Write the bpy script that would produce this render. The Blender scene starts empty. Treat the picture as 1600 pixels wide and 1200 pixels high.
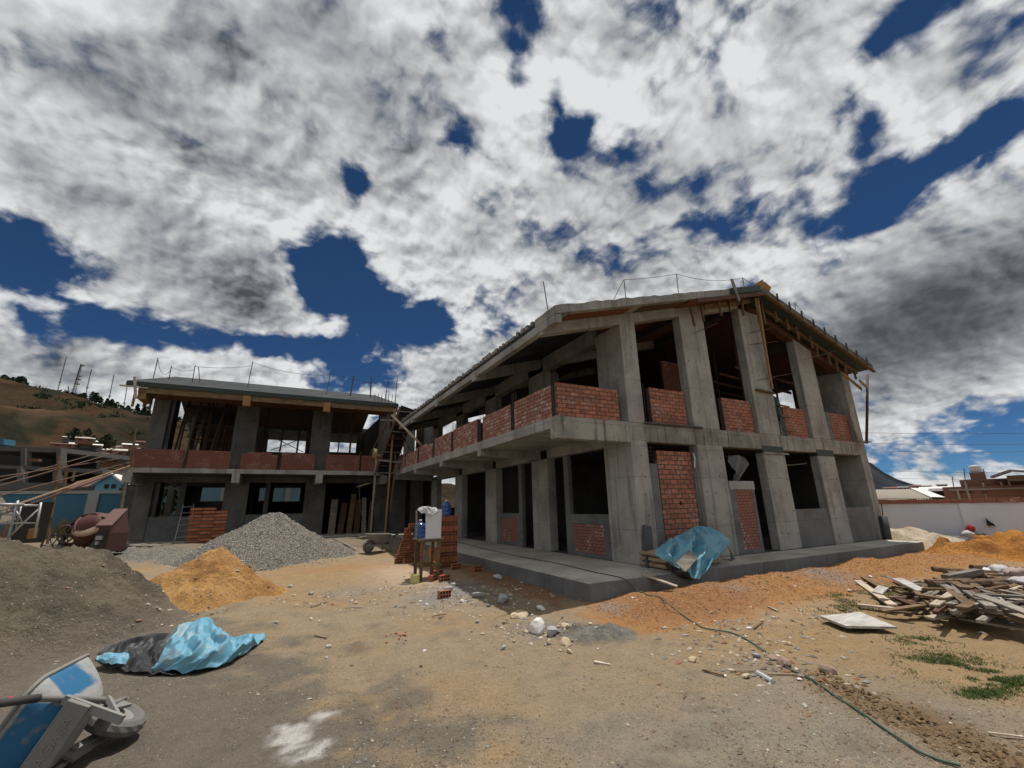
import bpy, bmesh, math, random
import numpy as np
from mathutils import Vector, Matrix, noise
random.seed(7)
rnd = random.uniform
S = bpy.context.scene
COL = S.collection
# ------------------------------------------------------------------ camera
CAM = Vector((-7.3687, -7.8885, 1.3836))
YAW, PITCH, ROLL, FPX = 0.4823, 0.27650, -0.0213, 666.06
cy, sy, cp, sp, cr, sr = math.cos(YAW), math.sin(YAW), math.cos(PITCH), math.sin(PITCH), math.cos(ROLL), math.sin(ROLL)
FW = Vector((sy*cp, cy*cp, sp)); RT0 = Vector((cy, -sy, 0)); UP0 = RT0.cross(FW)
RT = RT0*cr + UP0*sr; UP = -RT0*sr + UP0*cr
cam_d = bpy.data.cameras.new('camera'); cam = bpy.data.objects.new('camera', cam_d); COL.objects.link(cam)
M = Matrix.Identity(4)
for i in range(3):
    M[i][0], M[i][1], M[i][2], M[i][3] = RT[i], UP[i], -FW[i], CAM[i]
cam.matrix_world = M
cam_d.sensor_fit = 'HORIZONTAL'; cam_d.sensor_width = 36.0; cam_d.lens = 36.0*FPX/1600.0
cam_d.clip_start = 0.05; cam_d.clip_end = 8000
S.camera = cam

def ray(px, py):  # direction from the viewpoint towards a point seen at photo position (px, py)
    return (px-800)/FPX*RT - (py-600)/FPX*UP + FW
def at_u(u, px, py):
    d = ray(px, py); return CAM + d*((u-CAM.x)/d.x)
def at_v(v, px, py):
    d = ray(px, py); return CAM + d*((v-CAM.y)/d.y)
def at_z(z, px, py):
    d = ray(px, py); return CAM + d*((z-CAM.z)/d.z)
def at_d(r, px, py):
    d = ray(px, py); return CAM + d*(r/math.hypot(d.x, d.y))

# ------------------------------------------------------------------ sun, sky, exposure
SUNV = Vector((0.24, 0.10, 1.0)).normalized()
sun_el = math.asin(SUNV.z); sun_az = math.atan2(SUNV.x, SUNV.y)
sl = bpy.data.lights.new('sun', 'SUN'); sl.energy = 4.5; sl.angle = math.radians(0.53); sl.color = (1.0, 0.95, 0.88)
so = bpy.data.objects.new('sun', sl); COL.objects.link(so)
so.rotation_euler = SUNV.to_track_quat('Z', 'Y').to_euler()
S.view_settings.view_transform = 'Standard'; S.view_settings.look = 'None'
S.view_settings.exposure = 0.0; S.view_settings.gamma = 1.0; S.view_settings.use_curve_mapping = False

class NT:
    """small helper to wire node trees"""
    def __init__(s, nt): s.nt = nt; nt.nodes.clear()
    def n(s, typ, ins=None, out=0, **props):
        nd = s.nt.nodes.new(typ)
        for k, v in props.items(): setattr(nd, k, v)
        for k, v in (ins or {}).items():
            sk = nd.inputs[k]
            if isinstance(v, bpy.types.NodeSocket): s.nt.links.new(v, sk)
            else: sk.default_value = v
        return nd.outputs[out] if out is not None else nd
    def m(s, op, a, b=0.0, c=0.0, clamp=False):
        return s.n('ShaderNodeMath', {0: a, 1: b, 2: c}, operation=op, use_clamp=clamp)
    def vm(s, op, a, b=(0, 0, 0), out=0, **k):
        ins = {0: a, 1: b}; ins.update(k.get('ins', {}))
        return s.n('ShaderNodeVectorMath', ins, out, operation=op)
    def mix(s, f, a, b, blend='MIX'):
        nd = s.nt.nodes.new('ShaderNodeMix'); nd.data_type = 'RGBA'; nd.blend_type = blend
        for k, v in ((0, f), (6, a), (7, b)):
            if isinstance(v, bpy.types.NodeSocket): s.nt.links.new(v, nd.inputs[k])
            else: nd.inputs[k].default_value = v if k == 0 else (tuple(v) + (1,) if len(v) == 3 else v)
        return nd.outputs[2]
    def mr(s, v, a, b, c=0.0, d=1.0, smooth=True):
        return s.n('ShaderNodeMapRange', {0: v, 1: a, 2: b, 3: c, 4: d}, interpolation_type='SMOOTHSTEP' if smooth else 'LINEAR')
    def noise(s, vec, scale, detail=3.0, rough=0.5, dist=0.0, out=0):
        return s.n('ShaderNodeTexNoise', {'Vector': vec, 'Scale': scale, 'Detail': detail, 'Roughness': rough, 'Distortion': dist}, out)

W = bpy.data.worlds.new('World'); S.world = W; W.use_nodes = True
T = NT(W.node_tree)
sky = T.n('ShaderNodeTexSky', sky_type='NISHITA', sun_disc=False, sun_elevation=sun_el, sun_rotation=sun_az,
          altitude=3300.0, air_density=0.75, dust_density=0.0, ozone_density=6.0)
bg = T.n('ShaderNodeBackground', {0: T.mix(1.0, sky, (0.62, 0.95, 1.12), 'MULTIPLY'), 1: 0.05})
T.n('ShaderNodeOutputWorld', {0: bg}, None)
S.cycles.max_bounces = 6; S.cycles.diffuse_bounces = 4; S.cycles.glossy_bounces = 2; S.cycles.transparent_max_bounces = 8
S.cycles.use_adaptive_sampling = True; S.cycles.adaptive_threshold = 0.02

# ------------------------------------------------------------------ cloud layer: a dome with a see-through gap wherever the blue sky shows
def blob_sum(Dn, lst):
    t = np.zeros(len(Dn))
    for (w, px, py, rx, ry, *a) in lst:
        a = math.radians(a[0]) if a else 0.0
        c = ray(px, py).normalized()
        ex = ray(px+math.cos(a)*4, py+math.sin(a)*4).normalized() - c; kx = ex.length/4; ex.normalize()
        ey = ray(px-math.sin(a)*4, py+math.cos(a)*4).normalized() - c; ky = ey.length/4; ey.normalize()
        dd = Dn - np.array(c)
        t += w*np.exp(-0.9*((dd@np.array(ex)/(kx*rx))**2 + (dd@np.array(ey)/(ky*ry))**2))
    return t
GAPS = [(1.2, 510, 420, 55, 95, 25), (1.15, 575, 475, 70, 60), (1.1, 400, 540, 200, 24, 3), (0.6, 556, 300, 20, 48, 15), (1.0, 670, 500, 60, 26, -15),
        (1.0, 35, 385, 62, 42), (0.75, 120, 475, 75, 13, 28), (0.25, 10, 110, 22, 45), (0.5, 395, 285, 110, 9, 38), (0.3, 250, 180, 70, 8, 38),
        (0.8, 812, 80, 30, 85, 12), (0.85, 900, 195, 60, 24, -25), (0.6, 870, 130, 22, 36), (0.7, 1122, 78, 34, 48, 10), (0.8, 1430, 15, 90, 32, -15),
        (1.1, 1470, 250, 200, 24, -31), (1.0, 1350, 345, 80, 20, -28), (0.7, 1350, 215, 24, 40), (0.5, 1205, 385, 26, 14), (0.7, 715, 225, 38, 24), (0.55, 700, 310, 22, 14),
        (0.9, 1585, 700, 60, 34), (0.75, 560, 590, 90, 22), (0.5, 20, 430, 60, 20, 40), (0.5, 1180, 10, 30, 18)]
SOLID = [(0.9, 150, 90, 190, 70, 20), (0.8, 330, 60, 120, 60), (0.7, 40, 200, 90, 60), (0.5, 880, 330, 80, 60), (0.8, 300, 440, 150, 55, 12), (0.9, 400, 440, 60, 55), (0.7, 60, 540, 140, 60, 25), (0.5, 1480, 480, 260, 160, -12), (0.4, 300, 140, 380, 120, 25), (0.4, 1000, 330, 260, 110),
         (0.5, 330, 546, 70, 12), (0.5, 440, 585, 60, 20), (0.5, 700, 560, 110, 40), (0.4, 720, 130, 60, 90), (0.4, 640, 400, 60, 60), (0.4, 1500, 640, 120, 60), (0.6, 1000, 120, 90, 90), (0.8, 990, 270, 90, 70), (0.5, 1000, 350, 80, 40), (0.6, 700, 430, 80, 60), (0.5, 1240, 470, 90, 60), (0.5, 1280, 120, 100, 60), (0.4, 1130, 400, 120, 60)]
GREY = [(1.15, 1490, 475, 250, 115, -12), (0.62, 1080, 265, 140, 85, 10), (0.6, 1350, 560, 130, 70), (0.5, 300, 440, 170, 50, 10), (0.45, 130, 305, 170, 55, 12), (0.55, 60, 580, 100, 40, 20), (0.26, 620, 140, 240, 80, 25),
        (0.38, 420, 60, 260, 70, 20), (0.4, 120, 110, 150, 70), (0.3, 330, 230, 200, 40, 25), (0.25, 750, 380, 90, 50), (0.3, 560, 60, 120, 80), (0.25, 1250, 240, 120, 50), (0.3, 1560, 60, 90, 60), (0.4, 1480, 720, 120, 26), (0.28, 890, 330, 70, 60), (0.3, 700, 590, 80, 30), (0.25, 330, 490, 110, 22)]
SKY_R = 6000.0
na, ne = 560, 130
az = np.linspace(0, 2*math.pi, na, endpoint=False); el = np.radians(np.linspace(-4.0, 90.0, ne)**1.0)
A_, E_ = np.meshgrid(az, el, indexing='ij')
Dn = np.stack([np.sin(A_)*np.cos(E_), np.cos(A_)*np.cos(E_), np.sin(E_)], -1).reshape(-1, 3)
idx = np.arange(na*ne).reshape(na, ne); nx_ = np.roll(idx, -1, 0)
fc = np.stack([idx[:, :-1], idx[:, 1:], nx_[:, 1:], nx_[:, :-1]], -1).reshape(-1, 4)
me = bpy.data.meshes.new('sky')
me.from_pydata((Dn*SKY_R).tolist(), [], fc.tolist())
sung = np.exp(-((np.arccos(np.clip(Dn@np.array(SUNV), -1, 1))/math.radians(7.0))**2))
bias = 0.10*blob_sum(Dn, SOLID) - 0.27*blob_sum(Dn, GAPS) - 1.2*sung
for nm, arr in (('cloud_bias', bias), ('cloud_grey', blob_sum(Dn, GREY))):
    at = me.attributes.new(nm, 'FLOAT', 'POINT'); at.data.foreach_set('value', arr.astype(np.float32))
sky_o = bpy.data.objects.new('sky', me); COL.objects.link(sky_o); sky_o['kind'] = 'structure'
sm = bpy.data.materials.new('cloud layer'); sm.use_nodes = True; me.materials.append(sm)
T = NT(sm.node_tree)
D = T.vm('NORMALIZE', T.n('ShaderNodeTexCoord', out='Object'))
sep = T.n('ShaderNodeSeparateXYZ', {0: D}, None)
dz = T.m('ADD', T.m('MAXIMUM', sep.outputs[2], 0.0), 0.60)
P = T.vm('DIVIDE', D, T.n('ShaderNodeCombineXYZ', {0: dz, 1: dz, 2: dz}))
wv = T.vm('MULTIPLY_ADD', T.noise(P, 4.0, 1.0, 0.5, out=1), (0.07, 0.07, 0.07), ins={2: P})
big0 = T.noise(wv, 3.2, 2.0, 0.5)
big1 = T.noise(T.vm('ADD', wv, (0.030, 0.050, 0.0)), 3.2, 2.0, 0.5)
def lumps(v, d):      # rounded heads at several sizes
    a = T.noise(v, 8.8, d, 0.57)
    b = T.n('ShaderNodeTexVoronoi', {'Vector': v, 'Scale': 13.0, 'Detail': 2.0, 'Roughness': 0.55, 'Lacunarity': 2.1, 'Smoothness': 0.6}, 'Distance', voronoi_dimensions='2D', feature='SMOOTH_F1', normalize=True)
    return T.m('ADD', T.m('MULTIPLY', a, 1.0), T.m('MULTIPLY_ADD', b, -0.55, 0.20))
wf = T.vm('MULTIPLY_ADD', T.noise(P, 26.0, 2.0, 0.55, out=1), (0.018, 0.018, 0.0), ins={2: wv})
pf0 = lumps(wf, 6.0); pf1 = lumps(T.vm('ADD', wf, (0.007, 0.012, 0.0)), 4.0)
bias = T.m('ADD', T.n('ShaderNodeAttribute', out=2, attribute_name='cloud_bias'), 0.182)
low = T.m('ADD', T.m('MULTIPLY', big0, 0.70), bias)
dens = T.m('ADD', low, T.m('MULTIPLY_ADD', pf0, 0.70, -0.325))
cover = T.mr(dens, 0.400, 0.555)
relief = T.m('ADD', T.m('MULTIPLY', T.m('SUBTRACT', big0, big1), 1.5), T.m('ADD', T.m('MULTIPLY', T.m('SUBTRACT', pf0, pf1), 1.4), T.m('MULTIPLY_ADD', pf0, 0.55, -0.26)))
core = T.mr(low, 0.48, 0.74)
lum = T.m('ADD', T.m('SUBTRACT', 0.62, T.m('MULTIPLY', core, 0.27)), relief)
lum = T.m('MULTIPLY', lum, T.m('SUBTRACT', 1.0, T.m('MULTIPLY', T.m('MINIMUM', T.n('ShaderNodeAttribute', out=2, attribute_name='cloud_grey'), 1.2), 0.66)))
lum = T.m('MINIMUM', T.m('MAXIMUM', lum, 0.085), 0.76)
ccol = T.mix(T.mr(lum, 0.1, 0.6), (0.90, 0.97, 1.07), (0.98, 1.0, 1.01))
em = T.n('ShaderNodeEmission', {0: ccol, 1: lum})
shd = T.n('ShaderNodeMixShader', {0: cover, 1: T.n('ShaderNodeBsdfTransparent'), 2: em})
T.n('ShaderNodeOutputMaterial', {0: shd}, None)
sm.cycles.emission_sampling = 'NONE'

# ------------------------------------------------------------------ materials
MATS = {}
def new_mat(name):
    m = bpy.data.materials.new(name); m.use_nodes = True; MATS[name] = m
    return m, NT(m.node_tree)
def finish(t, col, rough=0.9, bump=None, bstr=0.3, bdist=0.02, metal=0.0, spec=0.25, trans=0.0, nrm=None):
    ins = {'Base Color': col if isinstance(col, bpy.types.NodeSocket) else tuple(col)+(1,), 'Roughness': rough, 'Metallic': metal, 'Specular IOR Level': spec}
    if bump is not None: ins['Normal'] = t.n('ShaderNodeBump', {'Height': bump, 'Strength': bstr, 'Distance': bdist})
    if trans: ins['Transmission Weight'] = trans
    t.n('ShaderNodeOutputMaterial', {0: t.n('ShaderNodeBsdfPrincipled', ins)}, None)
def pos(t): return t.n('ShaderNodeNewGeometry', out='Position')
def scaled(t, v, s): return t.vm('MULTIPLY', v, s)
def orand(t): return t.n('ShaderNodeObjectInfo', out='Random')
def bright(t, col, f): return t.mix(1.0, col, t.n('ShaderNodeCombineXYZ', {0: f, 1: f, 2: f}), 'MULTIPLY')

def concrete(name, base, dark, streak=0.5, rnd_amt=0.10):
    m, t = new_mat(name); p = pos(t)
    a = t.noise(p, 0.9, 5, 0.6); b = t.noise(scaled(t, p, (7, 7, 0.45)), 1.0, 4, 0.6); c = t.noise(p, 55, 3, 0.6); e = t.noise(p, 4.5, 4, 0.6)
    col = t.mix(t.mr(a, 0.35, 0.68), base, dark)
    col = t.mix(t.m('MULTIPLY', t.mr(b, 0.51, 0.68), streak), col, tuple(x*0.45 for x in dark))
    col = t.mix(t.m('MULTIPLY', t.mr(e, 0.56, 0.70), 0.35), col, tuple(min(1, x*1.35) for x in base))
    sz = t.n('ShaderNodeSeparateXYZ', {0: p}, None)
    ln = t.m('FRACT', t.m('MULTIPLY_ADD', t.m('ADD', sz.outputs[2], t.m('MULTIPLY', a, 0.03)), 0.82, 0.37)); ln = t.m('LESS_THAN', ln, 0.010)
    col = t.mix(t.m('MULTIPLY', ln, 0.45), col, (0.05, 0.048, 0.045))
    pit = t.mr(t.noise(p, 22, 2, 0.5), 0.70, 0.76)
    col = t.mix(t.m('MULTIPLY', pit, 0.5), col, tuple(x*0.4 for x in dark))
    col = bright(t, col, t.m('MULTIPLY', t.m('ADD', 0.80, t.m('MULTIPLY', c, 0.4)), t.m('ADD', 1-rnd_amt/2, t.m('MULTIPLY', orand(t), rnd_amt))))
    finish(t, col, 0.92, t.m('ADD', t.m('MULTIPLY', e, 0.6), t.m('MULTIPLY', c, 0.35)), 0.35, 0.02)
    return m
concrete('concrete', (0.325, 0.318, 0.295), (0.205, 0.20, 0.185), 0.5)
concrete('concrete dark', (0.085, 0.083, 0.078), (0.055, 0.053, 0.050), 0.3)  # low tone: the gloom of unlit rooms is put into the colour
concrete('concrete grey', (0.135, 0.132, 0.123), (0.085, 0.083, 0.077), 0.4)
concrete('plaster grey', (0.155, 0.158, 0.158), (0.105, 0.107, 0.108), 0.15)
concrete('concrete pale', (0.36, 0.355, 0.34), (0.26, 0.255, 0.24), 0.3)
concrete('concrete floor', (0.42, 0.40, 0.345), (0.27, 0.255, 0.22), 0.0)
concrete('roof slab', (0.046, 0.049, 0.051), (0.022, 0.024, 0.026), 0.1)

def brick_mat(name, c1, c2, eff=0.3, vary=0.5, limed=False):
    m, t = new_mat(name); p = pos(t); r = orand(t)
    n = t.noise(p, 16, 4, 0.6); g = t.noise(p, 90, 2, 0.6); w = t.noise(p, 2.3, 3, 0.6)
    # brick-sized cells so that joined panels vary from brick to brick as well
    cell = t.n('ShaderNodeTexWhiteNoise', {0: t.vm('FLOOR', scaled(t, p, (4.0, 4.0, 11.0)))})
    k = t.m('FRACT', t.m('ADD', r, t.m('MULTIPLY', cell, 0.35)))
    col = t.mix(t.m('MULTIPLY', k, vary), c1, c2)
    col = t.mix(t.m('MULTIPLY', t.mr(n, 0.5, 0.75), 0.45), col, tuple(x*0.55 for x in c1))
    col = t.mix(t.m('MULTIPLY', t.m('MULTIPLY', t.mr(w, 0.52, 0.66), t.mr(n, 0.45, 0.60)), eff), col, (0.62, 0.56, 0.52))
    if limed:
        c2_ = t.n('ShaderNodeTexWhiteNoise', {0: t.vm('FLOOR', scaled(t, t.vm('ADD', p, (0.3, 0.07, 0.013)), (4.03, 4.03, 11.4)))})
        col = t.mix(t.m('MULTIPLY', t.mr(t.m('ADD', c2_, t.m('MULTIPLY', w, 0.6)), 0.75, 1.05), t.m('MULTIPLY', t.mr(n, 0.40, 0.58), 0.6)), col, (0.50, 0.43, 0.39))
    col = bright(t, col, t.m('ADD', 0.8, t.m('MULTIPLY', g, 0.4)))
    finish(t, col, 0.92, t.m('ADD', n, t.m('MULTIPLY', g, 0.4)), 0.4, 0.006)
brick_mat('brick', (0.38, 0.155, 0.098), (0.20, 0.092, 0.068), 0.3, 1.0)
brick_mat('brick limed', (0.28, 0.122, 0.09), (0.20, 0.098, 0.078), 0.3, 0.6, True)
brick_mat('brick hollow', (0.36, 0.128, 0.062), (0.25, 0.088, 0.046), 0.12, 0.8)
brick_mat('brick shaded', (0.215, 0.078, 0.052), (0.15, 0.06, 0.045), 0.25, 0.8)  # darker copy of brick; the second building's shade is in the colour
brick_mat('brick worn', (0.29, 0.12, 0.085), (0.21, 0.11, 0.09), 0.5, 0.7)
def plain(name, base, var=0.25, rough=0.85, scale=9, bstr=0.25, metal=0.0, spec=0.25, rvar=0.2, stretch=None):
    m, t = new_mat(name); p = pos(t)
    q = scaled(t, p, stretch) if stretch else p
    a = t.noise(q, scale, 4, 0.6); b = t.noise(p, scale*7, 2, 0.5)
    f = t.m('ADD', 1-var/2-rvar/2, t.m('ADD', t.m('MULTIPLY', a, var), t.m('MULTIPLY', orand(t), rvar)))
    col = bright(t, tuple(base), t.m('ADD', f, t.m('MULTIPLY', b, var*0.4)))
    finish(t, col, rough, a, bstr, 0.01, metal, spec)
    return m
plain('mortar', (0.065, 0.056, 0.050), 0.4)
plain('hole', (0.012, 0.012, 0.012), 0.1, rvar=0)
plain('steel dark', (0.10, 0.09, 0.085), 0.3, 0.6, metal=0.5)
plain('rebar', (0.11, 0.07, 0.05), 0.4, 0.7, metal=0.4)
plain('steel grey', (0.30, 0.31, 0.32), 0.3, 0.5, metal=0.6)
plain('rust red', (0.060, 0.030, 0.026), 0.45, 0.7)
plain('mixer red', (0.085, 0.034, 0.030), 0.45, 0.6, 5)
plain('mixer pink', (0.15, 0.09, 0.083), 0.35, 0.7, 6)
plain('mixer dust', (0.30, 0.21, 0.17), 0.35, 0.85, 6)
plain('rubber', (0.055, 0.055, 0.057), 0.3, 0.8)
plain('rubber dusty', (0.12, 0.115, 0.108), 0.35, 0.9, 14)
plain('dusty metal', (0.185, 0.18, 0.168), 0.35, 0.75, 7, spec=0.3)
plain('black', (0.014, 0.014, 0.016), 0.3, 0.6)
plain('red tape', (0.55, 0.03, 0.06), 0.2, 0.5)
plain('white board', (0.62, 0.61, 0.60), 0.12, 0.7)
plain('cloth grey', (0.42, 0.43, 0.44), 0.5, 0.9, 22)
plain('bag paper', (0.30, 0.205, 0.135), 0.3, 0.85, 8, 0.5)
plain('sack grey', (0.42, 0.40, 0.40), 0.3, 0.85, 10, 0.5)
plain('sack mauve', (0.30, 0.22, 0.21), 0.3, 0.85, 10, 0.5)
plain('rock grey', (0.29, 0.295, 0.30), 0.6, 0.9, 9, 0.5)
plain('rock tan', (0.40, 0.32, 0.22), 0.5, 0.9, 9, 0.5)
plain('rock brown', (0.22, 0.16, 0.12), 0.5, 0.9, 9, 0.5)
plain('rock pale', (0.56, 0.54, 0.51), 0.4, 0.9, 9, 0.5)
plain('blue paint', (0.15, 0.33, 0.45), 0.25, 0.8, 3, rvar=0.1)
plain('blue wall', (0.045, 0.125, 0.185), 0.3, 0.85, 1.5, rvar=0.1)
plain('pillar grey', (0.25, 0.245, 0.235), 0.25)
plain('white wall', (0.56, 0.62, 0.70), 0.14, 0.9, 1.2, 0.15, rvar=0.03)
plain('tank white', (0.5, 0.5, 0.5), 0.1, 0.6)
plain('green form', (0.030, 0.044, 0.040), 0.6, 0.6, 6, rvar=0.3)
plain('guard grey', (0.060, 0.062, 0.066), 0.3, 0.7)
plain('pipe grey', (0.38, 0.39, 0.41), 0.15, 0.5)
plain('roof sheet', (0.36, 0.33, 0.28), 0.3, 0.7, 2)
plain('roof sheet dark', (0.15, 0.14, 0.135), 0.4, 0.7, 2)
plain('roof rust', (0.13, 0.062, 0.048), 0.4, 0.8, 3)
plain('roof white', (0.55, 0.54, 0.52), 0.2, 0.7, 3)
plain('hose green', (0.055, 0.095, 0.072), 0.2, 0.5)
plain('hose dark', (0.03, 0.035, 0.035), 0.2, 0.5)
plain('twig', (0.20, 0.14, 0.09), 0.4)
plain('far brick', (0.155, 0.085, 0.062), 0.45, 0.9, 0.9)
plain('far grey', (0.085, 0.083, 0.080), 0.35, 0.9, 0.5)
plain('far dark', (0.030, 0.028, 0.026), 0.3)
plain('yellow ply', (0.22, 0.13, 0.052), 0.3, 0.8)
plain('olive sheet', (0.25, 0.20, 0.06), 0.3)
plain('red cloth', (0.26, 0.025, 0.028), 0.4, 0.9, 12)
plain('can label', (0.42, 0.40, 0.16), 0.4, 0.7, 12)
plain('bamboo', (0.22, 0.14, 0.075), 0.4, 0.7, 5, stretch=(1, 1, 4))

def wood(name, base, dark, rvar=0.35):
    m, t = new_mat(name)
    q = t.n('ShaderNodeTexCoord', out='Object'); r = orand(t)
    off = t.n('ShaderNodeCombineXYZ', {0: t.m('MULTIPLY', r, 31.0), 1: t.m('MULTIPLY', r, 17.0), 2: t.m('MULTIPLY', r, 5.0)})
    q = t.vm('ADD', q, off)
    g = t.noise(scaled(t, q, (2.0, 24, 24)), 1.0, 5, 0.65, 0.4); b = t.noise(q, 3.0, 3, 0.6); f = t.noise(q, 45, 2, 0.5)
    col = t.mix(t.mr(g, 0.35, 0.66), base, dark)
    col = t.mix(t.m('MULTIPLY', t.mr(b, 0.5, 0.72), 0.5), col, tuple(x*0.55 for x in dark))
    col = bright(t, col, t.m('ADD', 1-rvar/2, t.m('ADD', t.m('MULTIPLY', r, rvar), t.m('MULTIPLY', t.m('SUBTRACT', f, 0.5), 0.3))))
    finish(t, col, 0.85, t.m('ADD', g, t.m('MULTIPLY', f, 0.3)), 0.35, 0.004)
wood('timber', (0.185, 0.122, 0.068), (0.105, 0.066, 0.037))
wood('timber grey', (0.275, 0.245, 0.21), (0.135, 0.117, 0.098), 0.6)
wood('timber pale', (0.46, 0.395, 0.31), (0.31, 0.255, 0.195), 0.4)
wood('timber red', (0.105, 0.055, 0.034), (0.062, 0.031, 0.02), 0.4)
wood('plywood', (0.165, 0.066, 0.028), (0.10, 0.038, 0.016), 0.3)
wood('log', (0.19, 0.125, 0.078), (0.075, 0.05, 0.032), 0.5)

def tarp_mat(name, base, dusty, amt):
    m, t = new_mat(name); p = pos(t)
    a = t.noise(p, 3.5, 4, 0.6); b = t.noise(p, 24, 3, 0.6)
    col = t.mix(t.m('MULTIPLY', t.mr(a, 0.5, 0.72), amt), base, dusty)
    col = bright(t, col, t.m('ADD', 0.86, t.m('MULTIPLY', b, 0.28)))
    finish(t, col, 0.55, t.m('ADD', a, t.m('MULTIPLY', b, 0.3)), 0.2, 0.01, spec=0.35)
tarp_mat('tarp blue', (0.115, 0.285, 0.385), (0.33, 0.37, 0.37), 0.75)
tarp_mat('tarp black', (0.022, 0.023, 0.026), (0.16, 0.155, 0.15), 0.8)
m, t = new_mat('barrow paint'); p = pos(t)
q = t.n('ShaderNodeTexCoord', out='Object'); a = t.noise(q, 6.0, 4, 0.6, 0.5); b = t.noise(q, 40, 3, 0.6); s3 = t.n('ShaderNodeSeparateXYZ', {0: q}, None)
ay = t.m('ABSOLUTE', s3.outputs[1])
rear = t.m('MULTIPLY', t.m('MULTIPLY', t.mr(s3.outputs[0], 0.15, 0.12), t.mr(ay, 0.27, 0.21)), t.m('MULTIPLY', t.mr(s3.outputs[2], 0.34, 0.39), t.mr(s3.outputs[2], 0.57, 0.53)))
sidep = t.m('MULTIPLY', t.m('MULTIPLY', t.mr(s3.outputs[0], 0.10, 0.16), t.mr(s3.outputs[0], 0.62, 0.42)), t.m('MULTIPLY', t.mr(ay, 0.24, 0.26), t.mr(s3.outputs[2], 0.36, 0.42)))
mk = t.mr(t.m('ADD', t.m('MAXIMUM', rear, sidep), t.m('MULTIPLY', t.m('SUBTRACT', a, 0.5), 1.5)), 0.30, 0.85)
col = t.mix(mk, (0.27, 0.275, 0.265), (0.022, 0.115, 0.235))
col = t.mix(t.m('MULTIPLY', t.mr(t.noise(q, 13, 3, 0.6), 0.55, 0.7), 0.5), col, (0.20, 0.185, 0.16))
col = bright(t, col, t.m('ADD', 0.8, t.m('MULTIPLY', b, 0.4)))
finish(t, col, 0.7, b, 0.2, 0.005, spec=0.3)
m, t = new_mat('bottle blue')
finish(t, (0.06, 0.16, 0.50), 0.12, spec=0.5, trans=0.65)
m, t = new_mat('plastic sheet')
t.n('ShaderNodeOutputMaterial', {0: t.n('ShaderNodeMixShader', {0: 0.5, 1: t.n('ShaderNodeBsdfTransparent'), 2: t.n('ShaderNodeBsdfPrincipled', {'Base Color': (0.22, 0.22, 0.225, 1), 'Roughness': 0.4})})}, None)

def attr_soil(name, rough=0.95, fine=26, bdist=0.03, contrast=0.5, bstr=0.6):
    """soil coloured by its own colour attribute (what it is made of, spot by spot) plus grain"""
    m, t = new_mat(name); p = pos(t)
    base = t.n('ShaderNodeAttribute', out=0, attribute_name='Col')
    a = t.noise(p, 3.0, 5, 0.62); b = t.noise(p, fine, 5, 0.68); c = t.noise(p, fine*5, 2, 0.6)
    d = t.noise(p, 9.0, 4, 0.65, 0.6)
    f = t.m('ADD', 1-contrast*0.95, t.m('ADD', t.m('MULTIPLY', a, contrast*0.45), t.m('ADD', t.m('MULTIPLY', d, contrast*0.55), t.m('ADD', t.m('MULTIPLY', b, contrast*0.60), t.m('MULTIPLY', c, contrast*0.30)))))
    f = t.m('SUBTRACT', f, t.m('MULTIPLY', t.mr(d, 0.58, 0.70), 0.26))
    fl = t.noise(t.vm('MULTIPLY', p, (1.0, 1.0, 0.3)), 42.0, 3, 0.7, 1.2)
    f = t.m('SUBTRACT', f, t.m('MULTIPLY', t.mr(fl, 0.60, 0.70), 0.30))
    f = t.m('ADD', f, t.m('MULTIPLY', t.mr(fl, 0.38, 0.30), 0.14))
    col = bright(t, base, f)
    v = t.n('ShaderNodeTexVoronoi', {'Vector': p, 'Scale': fine*1.4, 'Randomness': 1.0}, 'Distance')
    v2 = t.n('ShaderNodeTexVoronoi', {'Vector': p, 'Scale': fine*1.4, 'Randomness': 1.0}, 'Color')
    s2 = t.n('ShaderNodeSeparateXYZ', {0: v2}, None)
    chip = t.m('MULTIPLY', t.mr(s2.outputs[0], 0.86, 0.90), t.mr(v, 0.32, 0.22))
    col = t.mix(t.m('MULTIPLY', chip, 0.55), col, (0.50, 0.44, 0.36))
    chipd = t.m('MULTIPLY', t.mr(s2.outputs[1], 0.86, 0.90), t.mr(v, 0.36, 0.26))
    col = t.mix(t.m('MULTIPLY', chipd, 0.5), col, (0.10, 0.08, 0.06))
    h = t.m('ADD', t.m('MULTIPLY', b, 1.0), t.m('ADD', t.m('MULTIPLY', a, 0.8), t.m('ADD', t.m('MULTIPLY', c, 0.25), t.m('MULTIPLY', chip, 0.35))))
    finish(t, col, rough, h, bstr, bdist, spec=0.1)
attr_soil('soil', contrast=0.9, bdist=0.045, bstr=1.0)
attr_soil('pile soil', fine=16, bdist=0.07, contrast=0.85, bstr=1.0)
m, t = new_mat('gravel'); p = pos(t)
v = t.n('ShaderNodeTexVoronoi', {'Vector': p, 'Scale': 34.0}, None)
s2 = t.n('ShaderNodeSeparateXYZ', {0: v.outputs['Color']}, None)
a = t.noise(p, 1.6, 4, 0.6)
col = t.mix(s2.outputs[0], (0.235, 0.218, 0.188), (0.088, 0.082, 0.073))
col = t.mix(t.m('MULTIPLY', t.mr(s2.outputs[1], 0.8, 0.9), 0.7), col, (0.40, 0.36, 0.30))
col = t.mix(t.m('MULTIPLY', t.mr(a, 0.55, 0.7), 0.4), col, (0.25, 0.19, 0.12))
finish(t, col, 0.95, t.m('SUBTRACT', 1.0, v.outputs['Distance']), 0.9, 0.05, spec=0.1)
m, t = new_mat('hill grass'); p = pos(t)
base = t.n('ShaderNodeAttribute', out=0, attribute_name='Col')
a = t.noise(p, 0.035, 6, 0.65); b = t.noise(p, 0.4, 3, 0.6)
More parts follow.
